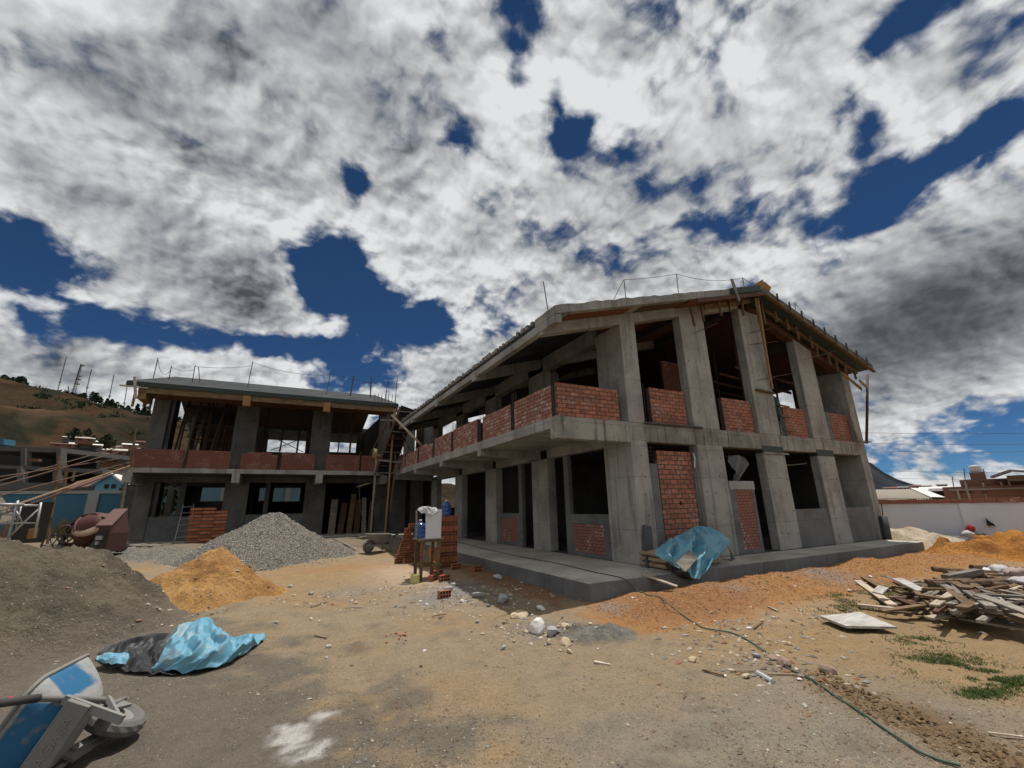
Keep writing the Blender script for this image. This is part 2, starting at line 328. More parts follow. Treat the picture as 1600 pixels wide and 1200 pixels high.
col = bright(t, base, t.m('ADD', -0.25, t.m('ADD', t.m('MULTIPLY', a, 1.5), t.m('MULTIPLY', b, 0.75))))
finish(t, col, 1.0, b, 0.3, 0.5, spec=0.0)
def leaf_mat(name, c1, c2):
    m, t = new_mat(name); p = pos(t)
    col = t.mix(t.m('FRACT', t.m('ADD', orand(t), t.noise(p, 0.8, 2))), c1, c2)
    finish(t, col, 0.8, spec=0.1)
leaf_mat('leaf dark', (0.020, 0.034, 0.018), (0.038, 0.050, 0.026))
leaf_mat('leaf green', (0.055, 0.085, 0.03), (0.09, 0.11, 0.045))
leaf_mat('weed', (0.075, 0.075, 0.035), (0.13, 0.10, 0.05))
leaf_mat('grass', (0.075, 0.105, 0.032), (0.14, 0.145, 0.06))
plain('pale blue', (0.26, 0.47, 0.60), 0.2, 0.85, 2)  # raised tone: sunlight on the blue wall beyond is put into the colour
concrete('concrete stained', (0.31, 0.30, 0.268), (0.16, 0.154, 0.136), 0.85)
wood('board grey', (0.47, 0.45, 0.42), (0.31, 0.29, 0.265), 0.1)
plain('mountain', (0.030, 0.037, 0.046), 0.3, 1.0, 0.006, 0)
m, t = new_mat('pebble'); 
finish(t, t.n('ShaderNodeAttribute', out=0, attribute_name='Col'), 0.95, spec=0.15)

# ------------------------------------------------------------------ mesh helpers
class MB:
    def __init__(s): s.v = []; s.f = []; s.mi = []
    def add(s, vs, fs, mi=0):
        o = len(s.v); s.v += [tuple(x) for x in vs]; s.f += [tuple(i+o for i in f) for f in fs]; s.mi += [mi]*len(fs); return s
    def hexa(s, b, tp, mi=0):  # bottom 4 and top 4 points, both counter-clockwise from above
        return s.add(list(b)+list(tp), [(3, 2, 1, 0), (4, 5, 6, 7), (0, 1, 5, 4), (1, 2, 6, 5), (2, 3, 7, 6), (3, 0, 4, 7)], mi)
    def box(s, x0, x1, y0, y1, z0, z1, mi=0):
        return s.hexa([(x0, y0, z0), (x1, y0, z0), (x1, y1, z0), (x0, y1, z0)], [(x0, y0, z1), (x1, y0, z1), (x1, y1, z1), (x0, y1, z1)], mi)
    def bar(s, p, q, w, h, up=(0, 0, 1), mi=0):  # rectangular bar from p to q, w sideways, h along up
        p, q = Vector(p), Vector(q); d = (q-p).normalized(); u = Vector(up)
        if abs(d.dot(u)) > 0.98: u = Vector((0, 1, 0))
        sd = d.cross(u).normalized(); u = sd.cross(d)
        a, b = sd*w/2, u*h/2
        return s.hexa([p-a-b, p+a-b, q+a-b, q-a-b], [p-a+b, p+a+b, q+a+b, q-a+b], mi)
    def tube(s, pts, r, n=8, mi=0, caps=True):
        pts = [Vector(p) for p in pts]; rs = r if isinstance(r, (list, tuple)) else [r]*len(pts)
        rings = []; u = None
        for i, p in enumerate(pts):
            d = (pts[min(i+1, len(pts)-1)]-pts[max(i-1, 0)]).normalized()
            if u is None: u = d.orthogonal().normalized()
            u = (u - d*u.dot(d)).normalized(); w = d.cross(u)
            rings.append([p + (u*math.cos(2*math.pi*k/n)+w*math.sin(2*math.pi*k/n))*rs[i] for k in range(n)])
        vs = [x for rg in rings for x in rg]; fs = []
        for i in range(len(pts)-1):
            for k in range(n):
                fs.append((i*n+k, i*n+(k+1) % n, (i+1)*n+(k+1) % n, (i+1)*n+k))
        if caps: fs += [tuple(reversed(range(n))), tuple(range((len(pts)-1)*n, len(pts)*n))]
        return s.add(vs, fs, mi)
    def lathe(s, prof, n=20, c=(0, 0, 0), axis='Z', mi=0):
        vs = []; fs = []
        for (r, h) in prof:
            for k in range(n):
                a = 2*math.pi*k/n; x, y = r*math.cos(a), r*math.sin(a)
                v = {'Z': (x, y, h), 'X': (h, x, y), 'Y': (y, h, x)}[axis]
                vs.append((v[0]+c[0], v[1]+c[1], v[2]+c[2]))
        for i in range(len(prof)-1):
            for k in range(n): fs.append((i*n+k, i*n+(k+1) % n, (i+1)*n+(k+1) % n, (i+1)*n+k))
        fs += [tuple(reversed(range(n))), tuple(range((len(prof)-1)*n, len(prof)*n))]
        return s.add(vs, fs, mi)
    def build(s, name, mat, parent=None, bevel=0.0, smooth=False, xf=None, local=False):
        """one mesh object; points are in world space unless local"""
        vs = s.v
        if xf is not None: vs = [tuple(xf @ Vector(v)) for v in vs]
        if local: off = Vector((0, 0, 0))
        elif parent is not None: off = origin_of(parent)
        else:
            n = len(vs); off = Vector((sum(v[0] for v in vs)/n, sum(v[1] for v in vs)/n, min(v[2] for v in vs)))
        me = bpy.data.meshes.new(name)
        me.from_pydata([(v[0]-off.x, v[1]-off.y, v[2]-off.z) for v in vs], [], s.f)
        mats = mat if isinstance(mat, (list, tuple)) else [mat]
        for mm in mats: me.materials.append(MATS[mm])
        if len(mats) > 1: me.polygons.foreach_set('material_index', s.mi)
        if smooth: me.polygons.foreach_set('use_smooth', [True]*len(me.polygons))
        me.validate()
        o = bpy.data.objects.new(name, me); COL.objects.link(o)
        if parent is not None: o.parent = parent
        elif not local: o.location = off
        if bevel:
            bv = o.modifiers.new('bevel', 'BEVEL'); bv.width = bevel; bv.segments = 1; bv.limit_method = 'ANGLE'
        return o
def origin_of(o):
    p = Vector((0, 0, 0))
    while o is not None: p = p + o.location; o = o.parent
    return p
def tag(o, label, cat, group=None):
    o['label'] = label; o['category'] = cat
    if group: o['group'] = group
    return o
def thing(name, label, cat, loc, group=None):
    o = bpy.data.objects.new(name, None); o.empty_display_size = 0.2; COL.objects.link(o); o.location = loc
    return tag(o, label, cat, group)
def structure(o): o['kind'] = 'structure'; return o
def stuff(o): o['kind'] = 'stuff'; return o
def BX(*a): return MB().box(*a)
def copy_tree(o, loc=None, rot=None, label=None, parent=None, scale=None):
    c = o.copy(); COL.objects.link(c); c.parent = parent
    if loc is not None: c.location = loc
    if rot is not None: c.rotation_euler = rot
    if scale is not None: c.scale = scale
    if label: c['label'] = label
    for ch in list(o.children): copy_tree(ch, parent=c)
    return c
def place(o, loc, X, Y, Z):
    """stand an object built in its own axes at loc with those axes along X, Y, Z"""
    m = Matrix.Identity(4)
    for i in range(3): m[i][0], m[i][1], m[i][2], m[i][3] = X[i], Y[i], Z[i], loc[i]
    o.matrix_world = m
def nz(x, y, z=0.0, s=1.0): return noise.noise(Vector((x*s, y*s, z)))
def fb(x, y, s=1.0, o=4):
    return noise.fractal(Vector((x*s, y*s, 3.7)), 1.0, 2.0, o)
def sstep(a, b, x):
    t = max(0.0, min(1.0, (x-a)/(b-a))); return t*t*(3-2*t)

# ------------------------------------------------------------------ ground
def ruts(x, y):   # shallow tyre tracks with a tread pattern
    h = 0.0; fade = 1-sstep(0.0, 3.0, y)
    for c in (-5.05+0.05*(y+4)+0.15*math.sin(y*0.5), -3.75+0.16*(y+4)+0.12*math.sin(y*0.5), -6.35-0.05*(y+4)):
        d = x-c
        if abs(d) < 0.45:
            h += -0.016*math.exp(-(d/0.13)**2)+0.010*math.exp(-((abs(d)-0.21)/0.06)**2)
            if abs(d) < 0.15: h += 0.006*math.sin(y*30+abs(d)*24)
    return h*fade
def gz(x, y, fine=True):
    z = -0.36 + sstep(-2, 5, y)*0.08 + sstep(6, 15, y)*0.30
    z -= 0.07*sstep(-3.0, -4.5, y)*sstep(-3, 1, x)
    bank = math.exp(-((y+1.75)/0.75)**2)*sstep(-3.0, -1.2, x)*(1-sstep(10, 13, x))
    z += 0.21*bank*(0.8+0.55*nz(x, y, 1.3, 1.1))
    z += 0.05*math.exp(-((x+2.75)/0.4)**2)*sstep(-1.6, -0.6, y)*(1-sstep(5, 8, y))
    z += 0.035*fb(x, y, 0.7, 3)
    if y > 5: z += 0.24*math.exp(-((x+13.5)/3.4)**2-((y-12.2)/3.4)**2)
    if fine:
        z += 0.012*fb(x+9, y, 3.3, 4) + 0.020*(noise.voronoi(Vector((x*2.6+0.4*nz(x, y, 8, 2), y*2.6, 0.0)))[0][0]-0.4)
        if -8 < x < -2.5 and y < 3: z += ruts(x, y)
        z += 0.004*fb(x+9, y, 12.0, 2) + 0.03*bank*fb(x, y, 6.0, 3)
        if -4 < x < 1 and y < -4: z += 0.035*fb(x, y, 9.0, 3)*sstep(0.6, 0.1, seg2(x, y))
    if (x > -2.25 and -1.05 < y < 17.5 and x < 11.2): z = min(z, -0.42)
    if (x < -1.6 and x > -14.4 and 16.7 < y < 30.5): z = min(z, -0.10)
    return z
TAN, GREYB, ORG, GREYL = (0.285, 0.222, 0.146), (0.155, 0.134, 0.107), (0.335, 0.176, 0.075), (0.250, 0.217, 0.168)
RED, PINK, LIME, ASH, OCH = (0.23, 0.115, 0.062), (0.46, 0.345, 0.25), (0.74, 0.72, 0.69), (0.21, 0.205, 0.20), (0.315, 0.215, 0.115)
def lerp3(a, b, f):
    f = max(0.0, min(1.0, f)); return tuple(a[i]+(b[i]-a[i])*f for i in range(3))
def gauss(x, y, cx, cy, rx, ry=None, ang=0.0):
    ry = ry or rx; dx, dy = x-cx, y-cy
    if ang: c, s_ = math.cos(ang), math.sin(ang); dx, dy = c*dx+s_*dy, -s_*dx+c*dy
    return math.exp(-(dx/rx)**2-(dy/ry)**2)
TR0, TR1 = at_z(-0.38, 1265, 1058), at_z(-0.38, 1620, 1215)
def seg2(x, y):   # distance to the freshly dug strip beside the hose
    dx, dy = TR1.x-TR0.x, TR1.y-TR0.y; f = ((x-TR0.x)*dx+(y-TR0.y)*dy)/(dx*dx+dy*dy); g = max(0.0, min(1.3, f))
    return math.hypot(x-TR0.x-g*dx, y-TR0.y-g*dy)/(0.45+0.8*max(0.0, min(1, f)))
def soil_col(x, y):
    n1 = fb(x, y, 0.55, 4); n2 = fb(x+40, y, 1.9, 4); n3 = fb(x, y+70, 6.0, 3)
    w = 0.35*n2+0.2*n3
    c = lerp3(TAN, OCH, 0.3+1.2*n1)
    c = lerp3(c, GREYL, sstep(-3.0, -5.8, y)*0.85 + 0.5*n2)
    c = lerp3(c, GREYB, sstep(-0.15, 0.35, w+sstep(-4.9, -8.3, x + 0.35*(y+4))-0.22)*(1-sstep(3.0, 6.5, y)))
    c = lerp3(c, OCH, 0.9*gauss(x, y, -7.0, 4.2, 2.0, 1.6)+0.4*n2*gauss(x, y, -7, 4, 3))
    c = lerp3(c, ORG, 0.8*gauss(x, y, -5.4, 6.2, 1.7, 0.7))
    c = lerp3(c, PINK, 0.9*gauss(x, y, -4.3, 4.0, 0.9, 2.0))
    c = lerp3(c, GREYB, sstep(8, 12, y)*0.7)
    c = lerp3(c, RED, 0.8*sstep(-0.1, 0.4, gauss(x, y, -2.7, 2.2, 0.55, 3.8)-0.35+w))
    bank = math.exp(-((y+2.0)/1.0)**2)*sstep(-3.4, -2.0, x)
    c = lerp3(c, ORG, 1.2*sstep(0.12, 0.5, bank+0.5*w))
    c = lerp3(c, RED, 0.55*sstep(0.15, 0.6, bank*gauss(x, y, -1.0, -2.5, 1.6, 1.1)+0.5*w))
    c = lerp3(c, ORG, 0.8*sstep(9.0, 12.0, x)*sstep(-6, -3, y))
    c = lerp3(c, PINK, 0.5*gauss(x, y, 0.4, -3.3, 1.2, 0.35))
    td = seg2(x, y)
    c = lerp3(c, OCH, 0.9*sstep(-3.0, -1.5, x+0.3*y+1.2)*sstep(-2.5, -4.0, y))
    c = lerp3(c, (0.19, 0.122, 0.068), 0.8*sstep(0.65, 0.05, td-0.7*w))
    for (cx, cy, r, k) in ((-3.75, -1.9, 0.5, 0.7), (-4.6, 0.9, 0.55, 0.7), (-3.9, 1.5, 0.6, 0.7), (-2.3, -1.6, 0.30, 0.7), (0.5, -1.75, 0.4, 0.7), (3.4, -1.9, 0.8, 0.6), (-5.9, 2.3, 0.6, 0.5)):
        c = lerp3(c, ASH, k*gauss(x, y, cx, cy, r)+0.3*n3*gauss(x, y, cx, cy, r))
    lm = max(gauss(x, y, -7.12, -3.5, 0.20, 0.32), gauss(x, y, -6.98, -3.8, 0.20, 0.16), 0.75*gauss(x, y, -6.85, -3.2, 0.16))
    c = lerp3(c, LIME, 0.55*sstep(0.30, 1.0, lm*(0.85+1.1*fb(x, y, 8.0, 3)+0.5*n3))) if lm > 0.1 else c
    return c
def graded(lo, hi, fine, a, b, grow=1.16, far=5000):
    xs = [a]
    while xs[-1] < b: xs.append(xs[-1]+fine)
    st = fine; x = xs[-1]
    while x < hi: st = min(st*grow, 0.16) if x < hi else st; x += st; xs.append(x)
    while x < far: st *= 1.35; x += st; xs.append(x)
    st = fine; x = a; lefts = []
    while x > lo: st = min(st*grow, 0.16); x -= st; lefts.append(x)
    while x > -far: st *= 1.35; x -= st; lefts.append(x)
    return lefts[::-1]+xs
gx = graded(-13.0, 14.0, 0.055, -9.8, -1.0); gy = graded(-8.0, 14.0, 0.055, -6.3, 1.0)
vs, cols = [], []
for x in gx:
    for y in gy:
        far = max(0.0, math.hypot(x, y)-45)
        vs.append((x, y, gz(x, y) if far == 0 else gz(x, y, False)*max(0, 1-far/50.0)-0.3*min(1, far/50.0)))
        cols.append(soil_col(x, y) if far == 0 else (0.16, 0.135, 0.09))
ny = len(gy)
fs = [(i*ny+j, (i+1)*ny+j, (i+1)*ny+j+1, i*ny+j+1) for i in range(len(gx)-1) for j in range(ny-1)]
def attr_mesh(name, vs, fs, cols, mat, smooth=True):
    me = bpy.data.meshes.new(name); me.from_pydata(vs, [], fs)
    ca = me.color_attributes.new('Col', 'FLOAT_COLOR', 'POINT')
    ca.data.foreach_set('color', [q for c in cols for q in (c[0], c[1], c[2], 1.0)])
    if smooth: me.polygons.foreach_set('use_smooth', [True]*len(me.polygons))
    me.materials.append(MATS[mat])
    o = bpy.data.objects.new(name, me); COL.objects.link(o); return o
structure(attr_mesh('ground', vs, fs, cols, 'soil'))

# ------------------------------------------------------------------ hillside on the left, far mountain on the right
ridge = [(-420, 560), (-200, 585), (0, 600), (60, 613), (110, 620), (150, 630), (200, 647), (245, 662), (300, 680), (380, 700), (480, 728), (600, 752), (760, 778)]
def ridge_y(px):
    for (a, b) in zip(ridge, ridge[1:]):
        if a[0] <= px <= b[0]: return a[1]+(b[1]-a[1])*(px-a[0])/(b[0]-a[0])
    return ridge[-1][1]
HD0, HD1 = 120.0, 520.0
def hill_pt(px, s):
    r = at_d(HD1, px, ridge_y(px)); d = HD0+(HD1-HD0)*s
    q = at_d(d, px, ridge_y(px))
    z = -1.0+(r.z+1.0)*(s**0.85) + 9.0*fb(q.x*0.015, q.y*0.015, 1.0, 5)*min(1, s*4)*(1-0.7*sstep(0.85, 1, s))
    if s > 0.2: z += 3.0*math.floor((s*9+0.6*fb(q.x*0.01, q.y*0.01)))/9.0*(1-s)
    return Vector((q.x, q.y, z))
vs, cols, fs = [], [], []
pxs = list(range(-420, 761, 5)); ss = [i/70.0 for i in range(71)]
for px in pxs:
    for s in ss:
        p = hill_pt(px, s); vs.append(tuple(p))
        n = fb(p.x*0.02, p.y*0.02, 1.0, 5); n2 = fb(p.x*0.06+9, p.y*0.06, 1.0, 4)
        c = lerp3((0.054, 0.034, 0.021), (0.033, 0.026, 0.018), 0.5+1.6*n)  # low palette: cloud shadow over the hill is put into these colours
        c = lerp3(c, (0.022, 0.023, 0.016), sstep(0.05, 0.35, n2-0.25*n))
        c = lerp3(c, (0.070, 0.041, 0.022), sstep(0.80, 0.93, s)*0.7+0.5*max(0, n))
        c = lerp3(c, (0.088, 0.055, 0.037), 0.8*sstep(0.1, 0.4, gauss(px, s, 50, 0.33, 70, 0.07)+0.4*n2-0.2))
        cols.append(c)
    p = hill_pt(px, 1.0); vs.append((p.x*1.25, p.y*1.25, p.z-40)); cols.append((0.06, 0.05, 0.035))
nr = len(ss)+1
for i in range(len(pxs)-1):
    for j in range(nr-1): fs.append((i*nr+j, (i+1)*nr+j, (i+1)*nr+j+1, i*nr+j+1))
structure(attr_mesh('hillside', vs, fs, cols, 'hill grass'))
bq = MB()
for i in range(420):   # scrub that reads as one mass from here
    px, s = rnd(-60, 330), rnd(0.12, 0.97)
    p = hill_pt(px, s)
    if fb(p.x*0.02+4, p.y*0.02, 1.0, 4) < 0.12: continue
    for k in range(9):
        c = p+Vector((random.gauss(0, 1.3), random.gauss(0, 1.3), rnd(0.2, 1.8))); w_ = rnd(0.4, 1.0); a_ = rnd(0, 3.14)
        bq.add([c+Vector((w_*math.cos(a_), w_*math.sin(a_), -w_*0.6)), c+Vector((-w_*math.cos(a_), -w_*math.sin(a_), -w_*0.5)), c+Vector((rnd(-.5, .5), rnd(-.5, .5), w_))], [(0, 1, 2)])
stuff(bq.build('hillside_scrub', 'leaf dark'))
prof = [(1180, 772), (1260, 760), (1310, 740), (1335, 726), (1350, 721), (1372, 720), (1378, 721), (1386, 727), (1396, 737), (1415, 748), (1440, 757), (1470, 762), (1520, 764), (1580, 766), (1700, 762), (1900, 760)]
vs, fs = [], []
def prof_y(px):
    for (a, b) in zip(prof, prof[1:]):
        if a[0] <= px <= b[0]: return a[1]+(b[1]-a[1])*(px-a[0])/(b[0]-a[0])
mpx = [1180+i*4 for i in range(180)]
for px in mpx:
    top = at_d(2600, px, prof_y(px) + 0.8*nz(px*0.11, 0)); 
    for s in [k/12.0 for k in range(13)]:
        q = at_d(1700+900*s, px, 800); zz = -5+(top.z+5)*s**1.3 + 12*fb(q.x*0.004, q.y*0.004)*s*(1-s)
        vs.append((q.x, q.y, zz))
    q = at_d(3400, px, 800); vs.append((q.x, q.y, -20))
for i in range(len(mpx)-1):
    for j in range(13): fs.append((i*14+j, (i+1)*14+j, (i+1)*14+j+1, i*14+j+1))
structure(MB().add(vs, fs).build('mountain', 'mountain', smooth=True))

# ------------------------------------------------------------------ bricks
BRICKS = {}
def brick_mesh(l, h, d, mat):
    k = (round(l, 3), round(h, 3), round(d, 3), mat)
    if k not in BRICKS:
        me = bpy.data.meshes.new('brick'); b = MB().box(-l/2, l/2, -d/2, d/2, 0, h)
        me.from_pydata(b.v, [], b.f); me.materials.append(MATS[mat]); BRICKS[k] = me
    return BRICKS[k]
def brick_wall(parent, name, a, dirv, nrm, length, z0, z1, mat='brick', single=True, bl=0.235, bh=0.078, joint=0.017, depth=0.13, holes=(), ragged=False):
    """a panel of brickwork from point a along dirv; its face looks along nrm. Mortar core = part, bricks = its pieces"""
    a, dirv, nrm = Vector(a), Vector(dirv), Vector(nrm)
    e = a+dirv*length; back = -nrm*depth
    rec = -nrm*0.010
    p = [a+rec, e+rec, e+back, a+back]
    if (p[1]-p[0]).cross(p[2]-p[1]).z < 0: p = p[::-1]
    nrow = max(1, round((z1-z0)/(bh+joint))); pitch = (z1-z0)/nrow; h = pitch-joint
    core = MB().hexa([(q.x, q.y, z0) for q in p], [(q.x, q.y, z1-0.006-(pitch if ragged else 0)) for q in p]).build(name, 'mortar', parent)
    ang = math.atan2(dirv.y, dirv.x); col = MB(); po = origin_of(core)
    for r in range(nrow):
        x = 0.0; first = bl*(0.5 if r % 2 else 1.0); z = z0+r*pitch+joint*0.5
        while x < length-0.02:
            L = first if x == 0.0 else bl
            L = min(L, length-x)
            if ragged and r == nrow-1 and random.random() < 0.45: x += L+joint; continue
            if L > 0.04:
                proud = rnd(-0.004, 0.004); c = a+dirv*(x+L/2)-nrm*(0.045-proud); ll = max(0.03, L-rnd(0, 0.006))
                if single:
                    L8 = round(ll/0.02)*0.02 if L < bl-0.01 else (bl if random.random() < 0.5 else bl-0.006)
                    o = bpy.data.objects.new('brick', brick_mesh(L8, h, 0.09, mat)); COL.objects.link(o); o.parent = core
                    o.location = Vector((c.x, c.y, z+rnd(-0.002, 0.002)))-po; o.rotation_euler = (0, rnd(-0.006, 0.006), ang+rnd(-0.008, 0.008))
                else:
                    s_ = dirv*(ll/2); n_ = nrm*0.045
                    q = [c-s_-n_, c+s_-n_, c+s_+n_, c-s_+n_]
                    if (q[1]-q[0]).cross(q[2]-q[1]).z < 0: q = q[::-1]
                    col.hexa([(k.x, k.y, z) for k in q], [(k.x, k.y, z+h) for k in q])
            x += L+joint
    if not single: stuff(col.build('brickwork', mat, core))
    return core

# ------------------------------------------------------------------ concrete walkway round the near building
ZB, ZS = 2.835, 3.30
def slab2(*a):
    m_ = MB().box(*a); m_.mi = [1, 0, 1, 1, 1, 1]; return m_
FL = ['concrete floor', 'plaster grey']  # sides get the darker grey, so their shade is in the colour
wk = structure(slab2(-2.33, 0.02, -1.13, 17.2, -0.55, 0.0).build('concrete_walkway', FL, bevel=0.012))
cuts = [0.024, 2.62, 5.22, 7.86, 10.70]
for x0, x1 in zip(cuts, cuts[1:]):
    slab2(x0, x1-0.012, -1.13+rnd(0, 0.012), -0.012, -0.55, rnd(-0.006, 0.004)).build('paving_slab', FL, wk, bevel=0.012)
BX(-2.30, -0.02, -0.9, 17.0, -0.02, 0.004).build('screed', 'concrete floor', wk)

# ------------------------------------------------------------------ near building: two-storey concrete frame under a gabled slab
B = thing('school_building', 'large unfinished two-storey concrete frame building with gable end and brick parapets', 'building', (0, 0, 0))
def roof_top(u): return 5.70+(u+2.42)*0.293 if u <= 5.6 else 8.05-(u-5.6)*0.305
def part(mb, name, mat, parent=B, bevel=0.0): return mb.build(name, mat, parent, bevel)
def prism_u(u0, u1, v0, v1, z0, ztop):  # box whose top follows the roof along u
    return MB().hexa([(u0, v0, z0), (u1, v0, z0), (u1, v1, z0), (u0, v1, z0)], [(u0, v0, ztop(u0)), (u1, v0, ztop(u1)), (u1, v1, ztop(u1)), (u0, v1, ztop(u0))])
gc = [(0.0, 0.537, 1.05), (2.317, 3.36, 0.27), (5.156, 6.192, 0.27), (7.997, 8.989, 0.27), (10.738, 11.18, 1.05)]
under = lambda u: roof_top(u)-0.47
holes_rows = [0.45, 1.0, 1.55, 2.05, 2.5, 3.75, 4.3, 4.75, 5.25]
for k, (u0, u1, dep) in enumerate(gc):
    lo = part(BX(u0, u1, 0.0, dep, 0.0, ZB-0.11), 'column', 'concrete', bevel=0.012)
    if k in (2, 3):
        part(BX(u0+0.006, u1-0.006, 0.006, dep, ZB-0.11, ZB+0.10), 'column_form', 'green form')
        part(BX(u0-0.03 if k == 2 else u0+0.01, u1+0.14 if k == 2 else u1, -0.05, 0.01, ZB-0.14, ZB-0.085), 'batten', 'timber grey') if k == 2 else None
    else:
        part(BX(u0+0.004, u1-0.004, 0.004, dep, ZB-0.11, ZB+0.02), 'column_joint', 'concrete', bevel=0.01)
    part(BX(u0, u1, 0.003, dep+0.1, ZB+(0.10 if k in (2, 3) else 0.02), ZS), 'column_head', 'concrete stained', bevel=0.01)
    top = under if k < 2 else (lambda u: under(u)-0.02)
    up = part(prism_u(u0, u1, -0.002, dep, ZS, top), 'column', 'concrete', bevel=0.012)
    ht = MB()
    for z in holes_rows:
        zz = z+rnd(-0.06, 0.06)
        if zz > top(u0)-0.3 and zz > 3.4: continue
        n = 1 if u1-u0 < 0.7 else random.choice((2, 3, 3))
        for q in range(n):
            x = u0+(u1-u0)*((q+0.5)/n if n > 1 else 0.62)+rnd(-0.06, 0.06); z2 = zz+rnd(-0.05, 0.05)
            rr = rnd(0.010, 0.017)
            ht.lathe([(rr, -0.006), (rr, 0.0045)], 7, (x, -0.002, z2), 'Y')
    stuff(ht.build('tie_hole', 'hole', lo))
BX(8.92, 9.28, 0.02, 0.2, 3.302, 4.28).build('patched_column_foot', 'plaster grey', B, 0.01)
# first-floor edge beams on the gable side
for (a, b) in zip(gc, gc[1:]):
    bm = part(BX(a[1], b[0], 0.012, 0.27, ZB, ZS), 'edge_beam', 'concrete stained', bevel=0.01)
    ht = MB()
    for q in range(4): ht.lathe([(0.012, -0.004), (0.012, 0.004)], 7, (a[1]+(b[0]-a[1])*(q+0.5)/4, 0.010, ZS-0.12+rnd(-0.03, 0.02)), 'Y')
    stuff(ht.build('tie_hole', 'hole', bm))
part(BX(0.5, 2.6, -0.07, 0.02, ZS-0.02, ZS+0.035), 'mortar_ledge', 'concrete dark', bevel=0.02)
# first floor slab, balcony, cantilever beams
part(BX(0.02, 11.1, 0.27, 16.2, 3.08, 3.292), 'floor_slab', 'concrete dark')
part(BX(-2.13, 0.02, 0.05, 16.2, 3.08, 3.296), 'balcony_slab', 'concrete')
part(BX(-2.14, -1.96, 0.02, 16.3, 3.045, 3.305), 'balcony_edge', 'concrete', bevel=0.01)
gb = part(BX(-2.142, -0.002, 0.0, 0.27, 2.795, 3.304), 'cantilever_beam', 'concrete stained', bevel=0.012)
ht = MB()
for q in range(5): ht.lathe([(0.012, -0.004), (0.012, 0.004)], 7, (-1.85+q*0.42, 0.0, 3.16+rnd(-0.02, 0.03)), 'Y')
stuff(ht.build('tie_hole', 'hole', gb))
for v in (4.25, 8.0, 11.8, 15.98):
    MB().hexa([(-2.146, v, 2.86), (0.0, v, 2.80), (0.0, v+0.29, 2.80), (-2.146, v+0.29, 2.86)], [(-2.146, v, 3.1), (0, v, 3.1), (0, v+0.29, 3.1), (-2.146, v+0.29, 3.1)]).build('cantilever_beam', 'concrete', B, 0.01)
# facade columns under and above the balcony, long beams
fcols = [(3.88, 4.90), (7.74, 8.76), (11.5, 12.42), (15.4, 16.3)]
for (v0, v1) in fcols:
    part(BX(0.0, 0.30, v0, v1, 0.0, 2.80), 'column', 'concrete', bevel=0.012)
    part(prism_u(0.0, 0.30, v0, v1, ZS, lambda u: 6.0), 'column', 'concrete', bevel=0.012)
ed = [1.05]+[x for c in fcols for x in c]
for i in range(0, len(ed)-1, 2):
    part(BX(0.01, 0.28, ed[i], ed[i+1], 2.80, 3.08), 'edge_beam', 'concrete')
part(prism_u(0.0, 0.28, 1.05, 16.3, 5.75, lambda u: roof_top(u)-0.2), 'roof_beam', 'concrete')
# ground-floor infill on the facade
for (d0, d1, w0, w1, b0, b1, zt) in ((3.06, 3.88, 1.05, 2.82, 1.36, 2.68, 0.84), (4.90, 5.72, 5.96, 7.74, 6.08, 7.45, 0.9)):
    mu = (2.82, 3.06) if w0 < 2 else (5.72, 5.96)
    part(BX(0.05, 0.19, mu[0], mu[1], 0, 2.80), 'mullion', 'plaster grey', bevel=0.01)
    part(BX(0.062, 0.188, w0+0.002, w1-0.002, 0.0, 0.10), 'plinth', 'plaster grey')
    part(BX(0.055, 0.195, w0+0.002, w1-0.002, zt, 1.10), 'sill', 'plaster grey', bevel=0.01)
    part(BX(0.062, 0.188, w0+0.002, b0, 0.10, zt), 'jamb', 'plaster grey')
    part(BX(0.062, 0.188, b1, w1-0.002, 0.10, zt), 'jamb', 'plaster grey')
    brick_wall(B, 'brick_infill', (0.066, b0, 0), (0, 1, 0), (-1, 0, 0), b1-b0, 0.10, zt, 'brick worn', False, bl=0.16, bh=0.07, depth=0.11)
# ground-floor infill on the gable side
bw = brick_wall(B, 'brick_infill', (0.98, 0.16, 0), (1, 0, 0), (0, -1, 0), 1.24, 0.0, 2.66, 'brick', True, bl=0.225, bh=0.098, joint=0.022)
part(BX(0.54, 0.976, 0.175, 0.30, 0.0, 2.32), 'jamb', 'plaster grey', bevel=0.01)
part(BX(2.222, 2.316, 0.13, 0.30, 0.0, 2.30), 'jamb', 'plaster grey', bevel=0.01)
ht = MB().lathe([(0.05, -0.006), (0.05, 0.004)], 12, (1.62, 0.16, 1.34), 'Y'); ht.build('pipe_hole', 'hole', B)
rb = MB()
for (u, z0, z1) in ((0.62, 2.32, 2.83), (0.74, 2.32, 2.83), (0.86, 2.32, 2.83), (2.26, 2.3, 2.83)):
    rb.tube([(u, 0.22, z0), (u+rnd(-.02, .02), 0.22, z1)], 0.006, 5)
for z in (2.42, 2.52, 2.62, 2.72): rb.tube([(0.56, 0.2, z), (0.95, 0.2, z)], 0.005, 5)
rb.build('rebar_cage', 'rebar', B)
MB().tube([(2.24, 0.10, 2.24), (2.28, 0.09, 2.5), (2.25, 0.10, 2.62)], 0.018, 6).build('cable_stub', 'white board', B)
part(BX(3.362, 3.70, 0.06, 0.20, 0.0, 1.66), 'jamb', 'plaster grey', bevel=0.01)
part(BX(4.40, 4.52, 0.06, 0.20, 0.0, 1.66), 'jamb', 'plaster grey', bevel=0.01)
part(BX(3.70, 4.40, 0.07, 0.19, 0.0, 0.10), 'plinth', 'plaster grey')
part(BX(3.46, 4.54, 0.045, 0.21, 1.66, 1.90), 'lintel', 'concrete pale', bevel=0.015)
